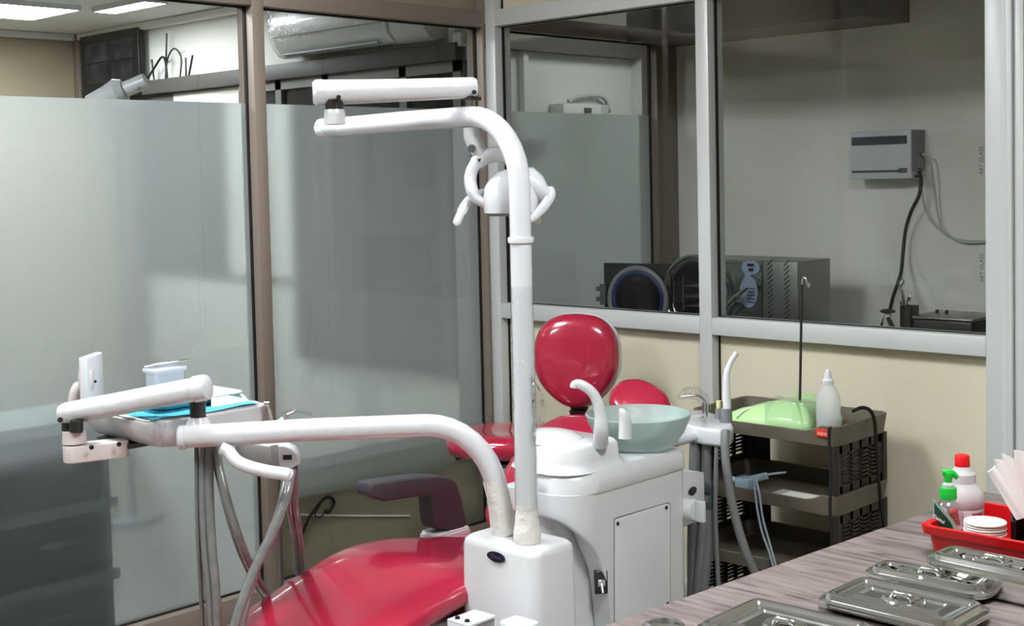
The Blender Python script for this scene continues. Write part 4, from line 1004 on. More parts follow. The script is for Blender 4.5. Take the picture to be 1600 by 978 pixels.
# film hanging from the sprung arm
g = MB(); pts = []
for i in range(7):
    row = []
    for j in range(6):
        a = 238+4*j+8*sin(i*.9)*.3; b = 640+9.5*i
        row.append(P(a, b, d=3.14+.012*sin(j*1.7+i*.8)))
    pts.append(row)
for i in range(6):
    for j in range(5): g.add([pts[i][j], pts[i][j+1], pts[i+1][j+1], pts[i+1][j]], [(0, 1, 2, 3)])
obj('plastic_wrap', g, M['wrap_flat'], t, sharp=180, label='loose clear plastic hanging from the sprung arm')
# what lies on the tub
zT = .9375
g = MB()
def quadsheet(c4, z, m, n=12, amp=.002):
    a, b, c, d = [Vector((p[0], p[1], z)) for p in c4]; vs = []; fs = []
    for i in range(n+1):
        for j in range(n+1):
            u, v = i/n, j/n; p = a.lerp(b, u).lerp(d.lerp(c, u), v); p.z += amp*(1+sin(u*9+v*4)*cos(v*7)); vs.append(p)
    for i in range(n):
        for j in range(n): k = i*(n+1)+j; fs.append((k, k+1, k+n+2, k+n+1))
    k0 = len(vs); return MB().add(vs, fs)
tag(obj('paper_sheet', quadsheet([(-2.10, -.93), (-1.80, -.935), (-1.775, -.70), (-2.08, -.66)], zT, M['teal'], amp=.0018), M['teal'], sharp=180), 'teal paper sheet lying on the white instrument tray', 'paper sheet')
t = thing('instrument_dish', 'pale blue open dish lying on the teal paper', 'dish', (-1.93, -.80, .942))
dd_ = [(-2.03, -.86), (-1.80, -.865), (-1.80, -.70), (-2.03, -.70)]
rings = []
for z, o_ in ((.942, .03), (.944, .022), (.960, .004), (.962, .0), (.9635, .001), (.961, .008), (.948, .026), (.946, .034)):
    rings.append([(x+(o_ if x < -1.92 else -o_), y+(o_ if y < -.78 else -o_), z) for x, y in rrect(-2.05, -1.79, -.875, -.69, .03, 6)])
obj('dish', MB().rings(rings), M['pale_blue'], t)
a, b, c, d = P(330, 636, d=3.30), P(389, 626, d=3.38), P(380, 616, d=3.44), P(330, 606, d=3.36)
tag(obj('tray_lid', MB().prism([(0, 0), (1, 0), (1, 1), (0, 1)], 0, 1, 'xy') if False else MB().add([a, b, c, d, a-Vector((0, 0, .004)), b-Vector((0, 0, .004)), c-Vector((0, 0, .004)), d-Vector((0, 0, .004))],
    [(0, 1, 2, 3), (7, 6, 5, 4), (0, 4, 5, 1), (1, 5, 6, 2), (2, 6, 7, 3), (3, 7, 4, 0)]), M['pale_blue']), 'pale blue lid leaning tilted on the dish, right of the round arm cap', 'tray lid')
# clear box with an instrument across its top
t = thing('clear_box', 'clear plastic box standing behind the sloping white arm', 'plastic box', P(258, 620, d=3.48))
c = P(258, 586, d=3.48); zb = .9385
obj('body', MB().prism(rrect(c.x-.045, c.x+.045, c.y-.03, c.y+.03, .012), zb, c.z+.010, 'xy', bev=.004), M['box_plastic'], t)
obj('lid', MB().prism(rrect(c.x-.052, c.x+.052, c.y-.036, c.y+.036, .014), c.z+.010, c.z+.022, 'xy', bev=.004), M['box_plastic'], t)
zi = c.z+.0275
i0, i1 = P(232, 576, z=zi), P(302, 561, z=zi)
i0 = Vector((c.x-.045, c.y-.04, zi)); 
i0, i1 = P(226, 576, d=3.46), P(299, 561, d=3.52)
i0.z = max(i0.z, zi-.002)
tag(obj('dental_probe', MB().tube([i0, i0.lerp(i1, .1), i0.lerp(i1, .2), i0.lerp(i1, .8), i0.lerp(i1, .9), i1], [.001, .0018, .004, .0038, .0018, .001], 10), M['chrome']), 'thin steel dental probe balanced across the clear plastic box', 'probe')

# ================================================================== STOOL
t = thing('operator_stool', 'red operator stool with a large oval backrest, behind the dental unit', 'stool', (-.45, -.70, 0))
sz = .60
sc = Vector((-.50, -.60, sz))
rings = []
for q, h in ((.02, -.05), (.8, -.05), (.95, -.038), (1.0, -.012), (.98, .012), (.90, .028), (.7, .034), (.4, .030), (.01, .026)):
    rr_ = []
    for k in range(48):
        a = 2*pi*k/48; u = cos(a)*.245*q; v = sin(a)*.195*q
        # long axis across the view
        ux = Vector((.70, -.71, 0)); vx = Vector((.71, .70, 0))
        lift = .045*(max(0, abs(cos(a)*q)-.35)**2) - .0
        rr_.append(sc+ux*u+vx*v+Vector((0, 0, h-.02*(q*cos(a) < -.6)*(abs(q*cos(a))-.6))))
    rings.append(rr_)
obj('seat', MB().rings(rings), M['red'], t, sharp=70)
obj('seat_shell', MB().lathe([(0, -.075), (.14, -.075), (.18, -.052), (0, -.050)], sc, n=30), M['black'], t)
l0, l1 = P(748, 703, x=-.62), P(712, 716, x=-.70)
obj('lever', MB().tube([l0, l0.lerp(l1, .6), l1], [.005, .008, .010], 10, flat=.6), M['black'], t)
# backrest
bp = P(901, 560, x=-.33); nrm = Vector((-.80, -.52, .10)).normalized(); up = Vector((0, 0, 1))
def outline_back(k, n=56):
    a = 2*pi*k/n; c_, s_ = cos(a), sin(a)
    w = .150 if s_ > 0 else .150-.055*(abs(s_)**1.6)
    u = math.copysign(abs(c_)**.80, c_)*w; v = math.copysign(abs(s_)**.80, s_)*(.155 if s_ > 0 else .170)
    return u, v
upv = (up-nrm*up.dot(nrm)).normalized(); sdv = upv.cross(nrm)
def backpad(c, th, sc_, dome):
    rings = []
    for q, h in ((.01, -.5), (.7, -.5), (.93, -.46), (1.0, -.15), (1.0, .15), (.95, .42), (.86, .62), (.7, .74), (.4, .84), (.01, .88)):
        hh = th*(h if h < .5 else .5+(h-.5)*dome)
        rings.append([c+nrm*hh+sdv*(outline_back(k)[0]*q*sc_)+upv*(outline_back(k)[1]*q*sc_) for k in range(56)])
    return MB().rings(rings)
br = obj('backrest', backpad(bp, .07, 1.0, .8), M['red'], t, sharp=70)
obj('backrest_shell', backpad(bp-nrm*.042, .030, 1.022, .2), M['white2'], br, sharp=70)
q0 = P(905, 632, x=-.31); q1 = Vector((q0.x-.02, q0.y+.0, sz-.02))
g = MB(); k_ = 14; pp_ = [q0.lerp(q1, i/k_) for i in range(k_+1)]
obj('bellows', MB().tube([Vector(p) for p in pp_], [.034 if i % 2 else .028 for i in range(k_+1)], 20), M['black_rub'], t)
obj('back_stem', MB().tube([q1, Vector((sc.x+.05, sc.y-.02, sz-.065))], .012, 10), M['black'], t)
obj('column', MB().tube([(sc.x, sc.y, .10), (sc.x, sc.y, sz-.07)], .025, 18), M['chrome'], t)
for k in range(5):
    a = 2*pi*k/5+.3; d_ = Vector((cos(a), sin(a), 0)); b_ = Vector((sc.x, sc.y, 0))
    lg_ = obj('leg', MB().tube([b_+Vector((0, 0, .10)), b_+d_*.24+Vector((0, 0, .07))], [.02, .013], 12), M['black'], t)
    obj('caster', MB().lathe([(0, -.011), (.024, -.011), (.026, 0), (.024, .011), (0, .011)], b_+d_*.24+Vector((0, 0, .0265)), axis=d_.cross(Vector((0, 0, 1))), n=18).tube([b_+d_*.24+Vector((0, 0, .05)), b_+d_*.24+Vector((0, 0, .072))], .008, 8), M['black'], lg_)

# ================================================================== ASSISTANT HOLDER
t = thing('assistant_holder', 'white holder with suction tips and hanging grey hoses beside the glass bowl', 'instrument holder', (-.62, -1.50, .6))
h0 = P(1145, 664, z=.765); h1 = P(1072, 652, z=.765); h2 = P(1085, 672, z=.765)
ol = [P(a, b, z=.765) for a, b in ((1078, 640), (1100, 641), (1122, 648), (1143, 660), (1146, 666), (1141, 670), (1125, 672), (1100, 669), (1076, 664), (1060, 658))]
ol = [(p.x, p.y) for p in ol]
cx_ = sum(p[0] for p in ol)/len(ol); cy2 = sum(p[1] for p in ol)/len(ol)
rings = []
for z, q in ((.715, .94), (.718, .98), (.725, 1.0), (.755, 1.0), (.762, .985), (.765, .95)):
    rings.append([(cx_+(x-cx_)*q, cy2+(y-cy2)*q, z) for x, y in ol])
obj('holder', MB().rings(rings), M['white2'], t)
obj('support_arm', MB().tube([(-.86, -1.45, .735), (-.74, -1.46, .735), (cx_, cy2, .735)], .016, 14), M['white2'], t)
hd_ = 3.80
def hz(px_, z=.764): return P(px_, 660, z=z)
q = P(1135, 660, z=.764)
rec = obj('suction_socket', MB().lathe([(.0, -.02), (.017, -.02), (.0175, .02), (.0165, .042), (0, .042)], q, n=22).box(q.x-.003, q.x+.003, q.y-.0185, q.y-.0165, q.z-.004, q.z+.03), M['grey_plastic'], t)
dq = (q-CAM).dot(_f)
obj('suction_tip', MB().tube(spline([P(1136, 640, d=dq), P(1135, 610, d=dq), P(1135, 588, d=dq), P(1139, 572, d=dq), P(1145, 560, d=dq), P(1151, 551, d=dq)], 5),
    [.0125]*5+[.0115]*5+[.0098]*5+[.0085]*11, 16), M['white'], t, label='white bent suction tip')
q = P(1124, 655, z=.764); dq2 = (q-CAM).dot(_f)
rc2 = obj('saliva_socket', MB().lathe([(0, -.01), (.011, -.01), (.0115, .03), (.010, .034), (0, .034)], q, n=18), M['grey_plastic'], t)
obj('socket_cap', MB().lathe([(.008, .034), (.009, .042), (.008, .056), (0, .057)], q, n=16), M['yellow'], rc2)
q = P(1102, 652, z=.764)
sy = obj('syringe', MB().tube([q+Vector((0, 0, -.01)), q+Vector((0, 0, .045))], .009, 14).tube(spline([P(1102, 628, d=3.86), P(1094, 620, d=3.86), P(1082, 618, d=3.86), P(1064, 620, d=3.86)], 4), .004, 10), M['chrome'], t)
obj('plastic_wrap', MB().tube(spline([P(1103, 645, d=3.86), P(1102, 630, d=3.86), P(1094, 618, d=3.86), P(1080, 613, d=3.86), P(1068, 618, d=3.86), P(1058, 621, d=3.86)], 4), [.013, .014, .015, .014, .013, .016, .019, .017, .015, .018, .021, .019, .016, .018, .020, .016, .012, .013, .011, .008, .004], 12), M['wrap'], sy)
obj('holder_dial', MB().lathe([(.024, 0), (.024, .003), (0, .004)], P(1086, 651, z=.765), n=28), M['grey_light'], t)
def hs2(pts, r, m=M['hose']):
    return obj('hose', MB().tube(spline([P(a, b, d=c) for a, b, c in pts], 6), r, 14), m, t)
hs2([(1134, 672, 3.78), (1133, 705, 3.76), (1137, 745, 3.74), (1147, 800, 3.72), (1163, 855, 3.70), (1180, 895, 3.70), (1215, 960, 3.72)], .0125)
hs2([(1121, 670, 3.80), (1119, 720, 3.79), (1118, 800, 3.78), (1121, 880, 3.78), (1125, 970, 3.78)], .0065)
hs2([(1086, 672, 3.86), (1085, 720, 3.86), (1084, 770, 3.86), (1082, 850, 3.86), (1082, 920, 3.86), (1080, 1000, 3.86)], .016)
hs2([(1104, 672, 3.84), (1104, 740, 3.84), (1104, 780, 3.84), (1096, 850, 3.84), (1090, 920, 3.84), (1086, 1000, 3.84)], .014)
hs2([(1097, 672, 3.88), (1096, 740, 3.88), (1095, 765, 3.88)], .006)
# elbow fitting on the unit's side
t = thing('hose_elbow', 'dark green-grey elbow fitting behind the knob at the right of the cabinet', 'pipe fitting', P(1108, 785, d=3.84))
obj('elbow', MB().tube(spline([P(1088, 760, d=3.80), P(1098, 761, d=3.82), P(1107, 768, d=3.84), P(1109, 782, d=3.84), P(1109, 792, d=3.84)], 5), .017, 18), mat('green_grey_fitting', '4d5a5a', rough=.4), t)
obj('collar', MB().lathe([(.018, -.008), (.022, -.006), (.022, .008), (.018, .010)], P(1109, 788, d=3.84), n=22), mat('green_grey_collar', '435050', rough=.4), t)
obj('hose', MB().tube(spline([P(1109, 790, d=3.84), P(1109, 830, d=3.84), P(1103, 880, d=3.84), (P(1098, 930, d=3.84)), P(1096, 1000, d=3.84)], 6), .0165, 16), M['hose'], t)

# ================================================================== TROLLEY
TX0, TX1, TY0, TY1 = -.385, -.065, -1.775, -1.255
t = thing('storage_trolley', 'taupe and dark brown three tier plastic trolley against the cream wall', 'trolley', ((TX0+TX1)/2, (TY0+TY1)/2, 0))
TZ = [.757, .552, .347]
for k, z in enumerate(TZ + [.142]):
    rings = []
    for zz, o_, xo in ((z-.062, .012, 0), (z-.060, .006, 0), (z-.010, .0, 0), (z-.002, -.001, 0), (z, .002, 0), (z-.003, .006, 0), (z-.050, .014, 0), (z-.052, .02, 0)):
        rings.append([(x+(o_ if x < -.2 else -o_), y+(o_ if y < -1.5 else -o_), zz - (.018 if (x < TX0+.07 and TY0+.06 < y < TY1-.06 and zz > z-.03) else 0)) for x, y in
                      [(px_, py_) for px_, py_ in rrect(TX0, TX1, TY0, TY1, .03, 5)] ])
    # dense front edge so the lip can dip
    rings2 = []
    base = rrect(TX0, TX1, TY0, TY1, .03, 5)
    full = []
    for i, p in enumerate(base):
        q = base[(i+1) % len(base)]; full.append(p)
        if abs(p[1]-q[1]) > .2:
            for s in (.04, .10, .16, .5, .84, .90, .96): full.append((p[0]+(q[0]-p[0])*s, p[1]+(q[1]-p[1])*s))
    for zz, o_ in ((z-.062, .012), (z-.060, .006), (z-.012, .0), (z-.002, -.001), (z, .002), (z-.003, .006), (z-.050, .014), (z-.052, .02)):
        r = []
        for x, y in full:
            s = 0
            if x < TX0+.01 and zz > z-.03: s = .020*max(0, min(1, (min(y-TY0, TY1-y)-.05)/.04))
            r.append((x+(o_ if x < -.2 else -o_), y+(o_ if y < -1.5 else -o_), zz-s))
        rings2.append(r)
    tr = obj('tray', MB().rings(rings2), M['trolley'], t)
for k in range(3):
    zt_, zb_ = TZ[k]-.060, TZ[k]-.205+.0
    for y in (TY0+.012, TY1-.020):
        g = MB(); x0, x1 = TX0+.012, TX1-.012
        cols = [x0+.035+(x1-x0-.07)*i/4 for i in range(5)]
        g.box(x0, cols[0]+.006, y, y+.008, zb_, zt_).box(cols[4]-.006, x1, y, y+.008, zb_, zt_)
        for i in range(1, 4): g.box(cols[i]-.007, cols[i]+.007, y, y+.008, zb_, zt_)
        g.box(x0, x1, y, y+.008, zt_-.028, zt_).box(x0, x1, y, y+.008, zb_, zb_+.022)
        nz = 8
        for i in range(nz-1):
            zz = zb_+.022+(zt_-.028-zb_-.022)*(i+1)/nz
            g.box(cols[0], cols[4], y, y+.008, zz-.0033, zz+.0033)
        obj('slotted_panel', g, M['trolley_dark'], t)
    for x, y in ((TX0+.018, TY0+.018), (TX0+.018, TY1-.018), (TX1-.018, TY0+.018), (TX1-.018, TY1-.018)):
        obj('post', MB().prism(rrect(x-.012, x+.012, y-.012, y+.012, .004), zb_, zt_, 'xy'), M['trolley_dark'], t)
    for ya in (TY0+.03, TY1-.10): obj('back_rib', MB().box(TX1-.022, TX1-.016, ya, ya+.07, zb_, zt_), M['trolley_dark'], t)
for x, y in ((TX0+.04, TY0+.04), (TX0+.04, TY1-.04), (TX1-.04, TY0+.04), (TX1-.04, TY1-.04)):
    obj('caster', MB().lathe([(0, -.011), (.026, -.011), (.028, 0), (.026, .011), (0, .011)], (x, y, .0285), axis=(0, 1, 0), n=18).tube([(x, y, .05), (x, y, .085)], .009, 8), M['black'], t)
# red tag
q = P(1286, 677, x=TX0-.002)
tg = obj('price_tag', MB().box(TX0-.004, TX0-.0005, q.y-.022, q.y+.024, q.z-.011, q.z+.012, bev=.001), mat('red_tag', 'c8321e', rough=.5), t, label='small red tag on the top tray')
text('tag_lettering', 'nano', .018, mat('tag_ink', 'f0b9a8', rough=.6), tg, frame_m((TX0-.0044, q.y, q.z), (0, -1, 0), (0, 0, 1)), .0002)
# things on the top tier (floor of tray at TZ-.052)
f0 = TZ[0]-.052
t = thing('green_pack', 'pale green cloth bundle with a clear plastic front, on the top tray of the trolley', 'bundle', (-.24, -1.47, f0))
rings = []
gx0, gx1, gy0, gy1 = -.36, -.12, -1.66, -1.33
for z, o_, s in ((0, .004, 0), (.03, .0, 0), (.06, .012, .02), (.09, .035, .05), (.105, .06, .075), (.110, .09, .10)):
    r = []
    for i, (x, y) in enumerate(rrect(gx0, gx1, gy0, gy1, .04, 8)):
        hh = z*(.62+.38*min(1, (gy1-y)/.14)) * (1-.12*max(0, (y+1.60)/-.06 if y < -1.60 else 0))
        r.append((x+(o_ if x < -.24 else -o_)+.004*sin(i*1.3), y+(o_ if y < -1.5 else -(o_+s*.6))+.004*cos(i*1.7), f0+.001+hh))
    rings.append(r)
obj('cloth', MB().rings(rings), M['green_wrap'], t, sharp=80)
obj('clear_tray', MB().box(-.368, -.30, -1.665, -1.52, f0+.03, f0+.108, bev=.006), M['wrap_flat'], t)
# bottle
bq = P(1302, 640, x=-.30)
t = thing('saline_bottle', 'clear plastic bottle with a pointed cap at the right end of the trolley top', 'bottle', (-.33, -1.70, f0))
ht = P(1302, 577, x=-.33).z-f0; by_ = P(1303, 640, x=-.33).y
by_ = max(by_, TY0+.058)
obj('body', MB().lathe([(0, 0), (.033, 0), (.036, .004), (.037, ht*.52), (.0355, ht*.62), (.026, ht*.72), (.018, ht*.77), (.016, ht*.80), (0, ht*.80)], (-.33, by_, f0), n=32, sx=.85), M['milky'], t)
obj('liquid', MB().lathe([(0, .003), (.0325, .003), (.0335, ht*.30), (0, ht*.30)], (-.33, by_, f0), n=28, sx=.84), M['liquid'], t)
obj('cap', MB().lathe([(.017, ht*.79), (.018, ht*.84), (.011, ht*.87), (.009, ht*.95), (.005, ht*.99), (0, ht)], (-.33, by_, f0), n=24), M['white'], t)
# hook stand rod
q = P(1250, 634, x=-.28)
t = thing('hook_rod', 'tall thin steel rod with a small hook top, standing in the green bundle', 'rod', (q.x, q.y, .70))
tp_ = P(1253, 444, x=-.28)
ctr = Vector((-.28, q.y, 0))
obj('rod', MB().tube([(q.x, q.y, f0+.10), (tp_.x, tp_.y, tp_.z)], .0042, 10), M['dark_steel'], t)
obj('hook', MB().tube(spline([P(1253, 446, x=-.28), P(1254, 436, x=-.28), P(1258, 434, x=-.28), P(1261, 441, x=-.28), P(1263, 448, x=-.28), P(1265, 442, x=-.28)], 5), .0040, 10), M['chrome'], t)
# cables over the trolley
tag(obj('power_cable', MB().tube(spline([P(1333, 642, x=-.16), P(1345, 637, y=TY0-.001), P(1358, 640, y=TY0-.012), P(1366, 655, y=TY0-.014), P(1369, 690, y=TY0-.014), P(1372, 740, y=TY0-.014), P(1377, 790, y=TY0-.014), P(1383, 830, y=TY0-.014), P(1388, 880, y=TY0-.014)], 6), .0055, 10), M['black_rub']),
    'black cable looping over the right end of the trolley', 'cable')
tag(obj('power_cable', MB().tube(spline([P(1299, 668, x=TX0-.012), P(1295, 672, x=TX0-.014), P(1296, 700, x=TX0-.014), P(1299, 740, x=TX0-.014), P(1297, 790, x=TX0-.014), P(1301, 835, x=TX0-.014), P(1306, 880, x=TX0-.014)], 6), .0045, 10), M['black_rub']),
    'black cable hanging down the front corner of the trolley past the red tag', 'cable')
tag(obj('clear_tubing', MB().tube(spline([P(1150, 652, x=-.36), P(1165, 640, x=-.34), P(1185, 636, x=-.30), P(1200, 642, x=-.26), P(1214, 645, x=-.24)], 6), .003, 8), M['card']),
    'thin clear tubing lying at the left end of the trolley top', 'tubing')
# middle tier
f1_ = TZ[1]-.052
tag(obj('tubing_connector', MB().box(-.33, -.27, -1.43, -1.38, f1_+.001, f1_+.045, bev=.008).tube([(-.30, -1.40, f1_+.03), (-.26, -1.46, f1_+.05)], .012, 12).tube([(-.28, -1.38, f1_+.02), (-.29, -1.33, f1_+.03)], .010, 12), mat('clear_blue_plastic', 'a9c3d2', rough=.2, alpha=.65)),
    'clear bluish plastic fittings on the middle tray of the trolley', 'plastic fitting')
g = MB().prism([(-.36, -1.69), (-.24, -1.69), (-.24, -1.50), (-.36, -1.50)], f1_+.001, f1_+.010, 'xy', bev=.002)
tag(obj('sterile_packet', g, M['grey_light']), 'flat grey and white packet on the middle tray of the trolley', 'packet')
tag(obj('paper_slip', MB().prism([(-.355, -1.66), (-.26, -1.66), (-.26, -1.54), (-.355, -1.54)], f1_+.011, f1_+.012, 'xy'), M['card']), 'white slip lying on the flat packet in the middle of the trolley', 'paper')
tag(obj('clear_tubing', MB().tube(spline([P(1178, 752, x=TX0-.012), P(1180, 770, x=TX0-.014), P(1184, 800, x=TX0-.014), P(1192, 835, x=TX0-.014), P(1203, 865, x=TX0-.014), P(1212, 900, x=TX0-.016)], 6), .0036, 8)
        .tube(spline([P(1182, 752, x=TX0-.012), P(1187, 775, x=TX0-.016), P(1192, 810, x=TX0-.016), P(1203, 850, x=TX0-.016), P(1214, 890, x=TX0-.018)], 6), .0036, 8)
        .tube(spline([P(1180, 753, x=TX0-.012), P(1190, 744, x=TX0+.03), P(1210, 740, x=-.30), P(1228, 738, x=-.27)], 6), .0036, 8), mat('bluish_tubing', 'a8b6c0', rough=.25, alpha=.8)),
    'thin bluish tubing hanging from the middle tray of the trolley', 'tubing')

# ================================================================== WORKTOP
CZ = .79
ca, cb_ = P(1083, 928, z=CZ), P(1420, 806, z=CZ); cc = P(1538, 768, z=CZ)
dr_ = (cc-ca); dr_.z = 0; dr_.normalize(); pr_ = Vector((dr_.y, -dr_.x, 0))
ca2 = ca-dr_*.75
def CT(s, w, z=CZ): return cc - dr_*s + pr_*w + Vector((0, 0, z-CZ))
LN = (cc-ca2).length
c4 = [CT(0, 0), CT(LN, 0), CT(LN, .70), CT(0, .70)]
t = thing('counter', 'grey-brown wood laminate counter in the right foreground', 'counter', (sum(p.x for p in c4)/4, sum(p.y for p in c4)/4, 0))
obj('worktop', MB().prism([(p.x, p.y) for p in c4], CZ-.036, CZ, 'xy', bev=.003), M['wood'], t)
c5 = [CT(.03, .03), CT(LN-.03, .03), CT(LN-.03, .68), CT(.03, .68)]
obj('base_cabinet', MB().prism([(p.x, p.y) for p in c5], 0, CZ-.037, 'xy'), mat('white_laminate', 'cfcbc4', rough=.5), t)
# steel instrument trays
def pan_thing(name_label, c4, zr, deep, hx=0, handle='loop', group='steel trays with lids on the counter', z0=None):
    """c4: three corners on the rim (near-left, far-left, far-right) -> a rounded box"""
    a, b, c = [Vector(p) for p in c4]
    e1 = (b-a); e2 = (c-b); e1.z = e2.z = 0; l1, l2 = e1.length, e2.length; e1.normalize(); e2 = e2 - e1*e2.dot(e1); l2 = e2.length; e2.normalize()
    z0 = CZ+.0005 if z0 is None else z0
    o = a
    def W_(u, v, z): p = o+e1*u+e2*v; return (p.x, p.y, z)
    cen = W_(l1/2, l2/2, z0)
    th = thing('instrument_tray', name_label, 'instrument tray', cen, group)
    def rr2(inset, r): return rrect(inset, l1-inset, inset, l2-inset, max(.004, r-inset), 7)
    def R(inset, z, r=.034): return [W_(u, v, z) for u, v in rr2(inset, r)]
    zz = zr-.004
    pan = MB().rings([R(.020, z0), R(.016, z0+.003), R(.011, zz-.006), R(.010, zz-.001), R(.002, zz-.001), R(.0015, zz-.004), R(.003, zz-.004), R(.004, zz), R(.012, zz), R(.013, zz-.006), R(.022, z0+.003)], cap=True)
    obj('pan', pan, M['steel'], th)
    L = zr
    lid = MB().rings([R(.003, L-.002), R(.0, L-.003), R(.0005, L+.001), R(.006, L+.004), R(.011, L+.003), R(.014, L+.010), R(.019, L+.012), R(.026, L+.010), R(.030, L+.006), R(.046, L+.006), R(.050, L+.009), R(.056, L+.009), R(.058, L+.0065)], cap=False)
    m_ = R(.058, L+.0065); lid.add(m_, [tuple(range(len(m_)))])
    lo = obj('lid', lid, M['steel'], th)
    cu, cv = l1/2, l2/2
    # recessed dish with a bridge handle
    rings = [[W_(cu+cos(2*pi*k/28)*a_, cv+sin(2*pi*k/28)*a_*1.15, L+.0065+h_) for k in range(28)] for a_, h_ in ((.031, .0003), (.029, .004), (.026, .0035), (.022, .0005), (.002, .0004))]
    obj('handle_dish', MB().rings(rings), M['steel'], lo)
    hpts = [W_(cu, cv+v, L+.007+h_) for v, h_ in ((-.017, 0), (-.015, .006), (-.010, .0085), (0, .009), (.010, .0085), (.015, .006), (.017, 0))]
    obj('handle', MB().tube(spline(hpts, 3), .0052, 10, flat=1.0), M['steel'], lo)
    return th
zr = CZ+.017
pan_thing('steel lidded tray at the bottom edge, widest of the four in view', [P(1070, 985, z=zr), P(1176, 936, z=zr), P(1385, 985, z=zr)], zr, .03)
pan_thing('square steel lidded tray with a round recessed handle, front right of the widest one', [P(1266, 937, z=zr), P(1342, 903, z=zr), P(1556, 953, z=zr)], zr, .03)
zr2 = zr+.0
pan_thing('narrow steel lidded tray touching the back of the square one', [P(1341, 895, z=zr2), P(1377, 877, z=zr2), P(1563, 918, z=zr2)], zr2, .03)
zr3 = CZ+.046
pan_thing('deeper steel tray with a lid, closest to the red basket', [P(1436, 874, z=zr3), P(1482, 855, z=zr3), P(1680, 893, z=zr3)], zr3, .05)
q = P(1038, 988, z=CZ)
tag(obj('steel_cup', MB().lathe([(0, 0), (.028, 0), (.030, .004), (.030, .016), (.033, .018), (.030, .020), (.018, .022), (0, .0225)], (q.x-.015, q.y-.01, CZ+.0005), n=32), M['steel']),
    'small round steel cup at the bottom edge left of the widest tray', 'steel cup')
# red basket
zr = CZ+.062
k0, k1 = P(1434, 819, z=zr), P(1521, 780, z=zr)
k2 = P(1602, 846, z=zr)
e1 = (k1-k0); e1.z = 0; bl1 = e1.length; e1.normalize(); e2 = Vector((e1.y, -e1.x, 0)); bl2 = .36
t = thing('red_basket', 'shallow red plastic basket on the counter holding bottles and cups', 'basket', tuple(k0+e1*bl1/2+e2*bl2/2-Vector((0, 0, .06))))
def KB(u, v, z): p = k0+e1*u+e2*v; return (p.x, p.y, z)
rings = []
for z, i_ in ((CZ+.0005, .022), (CZ+.003, .018), (zr-.016, .010), (zr-.016, .002), (zr-.001, .0), (zr, .003), (zr-.001, .012), (zr-.014, .014), (CZ+.006, .021), (CZ+.004, .026)):
    rings.append([KB(u, v, z) for u, v in rrect(i_, bl1-i_, i_, bl2-i_, .018, 6)])
obj('basket', MB().rings(rings), M['red_plastic'], t)
obj('divider', MB().add([KB(u, v, z) for u in (.03, bl1-.03) for v in (.175, .178) for z in (CZ+.004, zr-.012)], [(0, 1, 3, 2), (4, 6, 7, 5), (0, 4, 5, 1), (2, 3, 7, 6), (0, 2, 6, 4), (1, 5, 7, 3)]), M['red_plastic'], t)
zb = CZ+.0046
# hand soap pump
q = P(1482, 818, z=CZ+.05); q = Vector((q.x, q.y, zb)); dq = (q-CAM).dot(_f)
H_ = P(1481, 735, d=dq).z - zb
t = thing('pump_bottle', 'clear pump bottle with a bright green top and dark green label, in the red basket', 'pump bottle', q)
zs = P(1481, 783, d=dq).z-zb
w0 = .0272
obj('body', MB().lathe([(0, 0), (w0*.9, 0), (w0, .004), (w0*1.02, zs*.6), (w0*.95, zs*.82), (w0*.7, zs*.97), (.013, zs*1.03), (0, zs*1.03)], q, n=36), M['clear_bottle'], t)
obj('liquid', MB().lathe([(0, .002), (w0*.90, .002), (w0*.96, zs*.45), (0, zs*.45)], q, n=28), M['pink_liquid'], t)
zc0, zc1 = P(1481, 778, d=dq).z-zb, P(1481, 760, d=dq).z-zb
obj('collar', MB().lathe([(0, zc0), (.0150, zc0), (.0155, zc0+.004), (.0152, zc1-.002), (.0148, zc1), (0, zc1)], q, n=32), M['green_plastic'], t)
obj('collar_top', MB().lathe([(.0115, zc1), (.0105, zc1+.006), (.006, zc1+.010), (.0045, zc1+.011), (.0042, zc1+.020), (0, zc1+.020)], q, n=24), M['milky'], t)
lat = Vector((_r2.x, _r2.y, 0)).normalized()
ph = q+Vector((0, 0, H_))
obj('pump_head', MB().lathe([(.0065, -.022), (.0075, -.014), (.0085, -.006), (.008, -.002), (0, 0)], ph, n=22)
    .tube(spline([ph-lat*.010+Vector((0, 0, -.003)), ph+Vector((0, 0, -.002)), ph+lat*.010+Vector((0, 0, -.006)), ph+lat*.017+Vector((0, 0, -.013))], 4), [.006]*5+[.0065]*4+[.0055, .005, .0045, .004], 12, flat=.7), M['green_plastic'], t)
obj('dip_tube', MB().tube([q+Vector((0, 0, .01)), q+Vector((0, 0, zs))], .003, 8), M['milky'], t)
# wrap-round label pieces
def patch(c, R_, th0, th1, fz0, fz1, n=14, m=8):
    vs = []; fs = []
    for i in range(n+1):
        for j in range(m+1):
            th_ = th0+(th1-th0)*i/n; a_, b_ = fz0(i/n), fz1(i/n); z = a_+(b_-a_)*j/m; vs.append((c.x+cos(th_)*R_, c.y+sin(th_)*R_, c.z+z))
    for i in range(n):
        for j in range(m): k = i*(m+1)+j; fs.append((k, k+1, k+m+2, k+m+1))
    return MB().add(vs, fs)
cam_a = atan2(CAM.y-q.y, CAM.x-q.x)
lb_ = obj('label', patch(q, w0*1.035, cam_a+.40, cam_a-1.10, lambda s: .012, lambda s: .026+(zs*.72)*max(0, s)**.45, 20, 8), M['label_green'], t)
obj('label_border', patch(q, w0*1.028, cam_a+.62, cam_a-1.32, lambda s: .010, lambda s: .028+(zs*.78)*max(0, s)**.42, 20, 8), M['label_pale'], t)
a_ = cam_a-.60
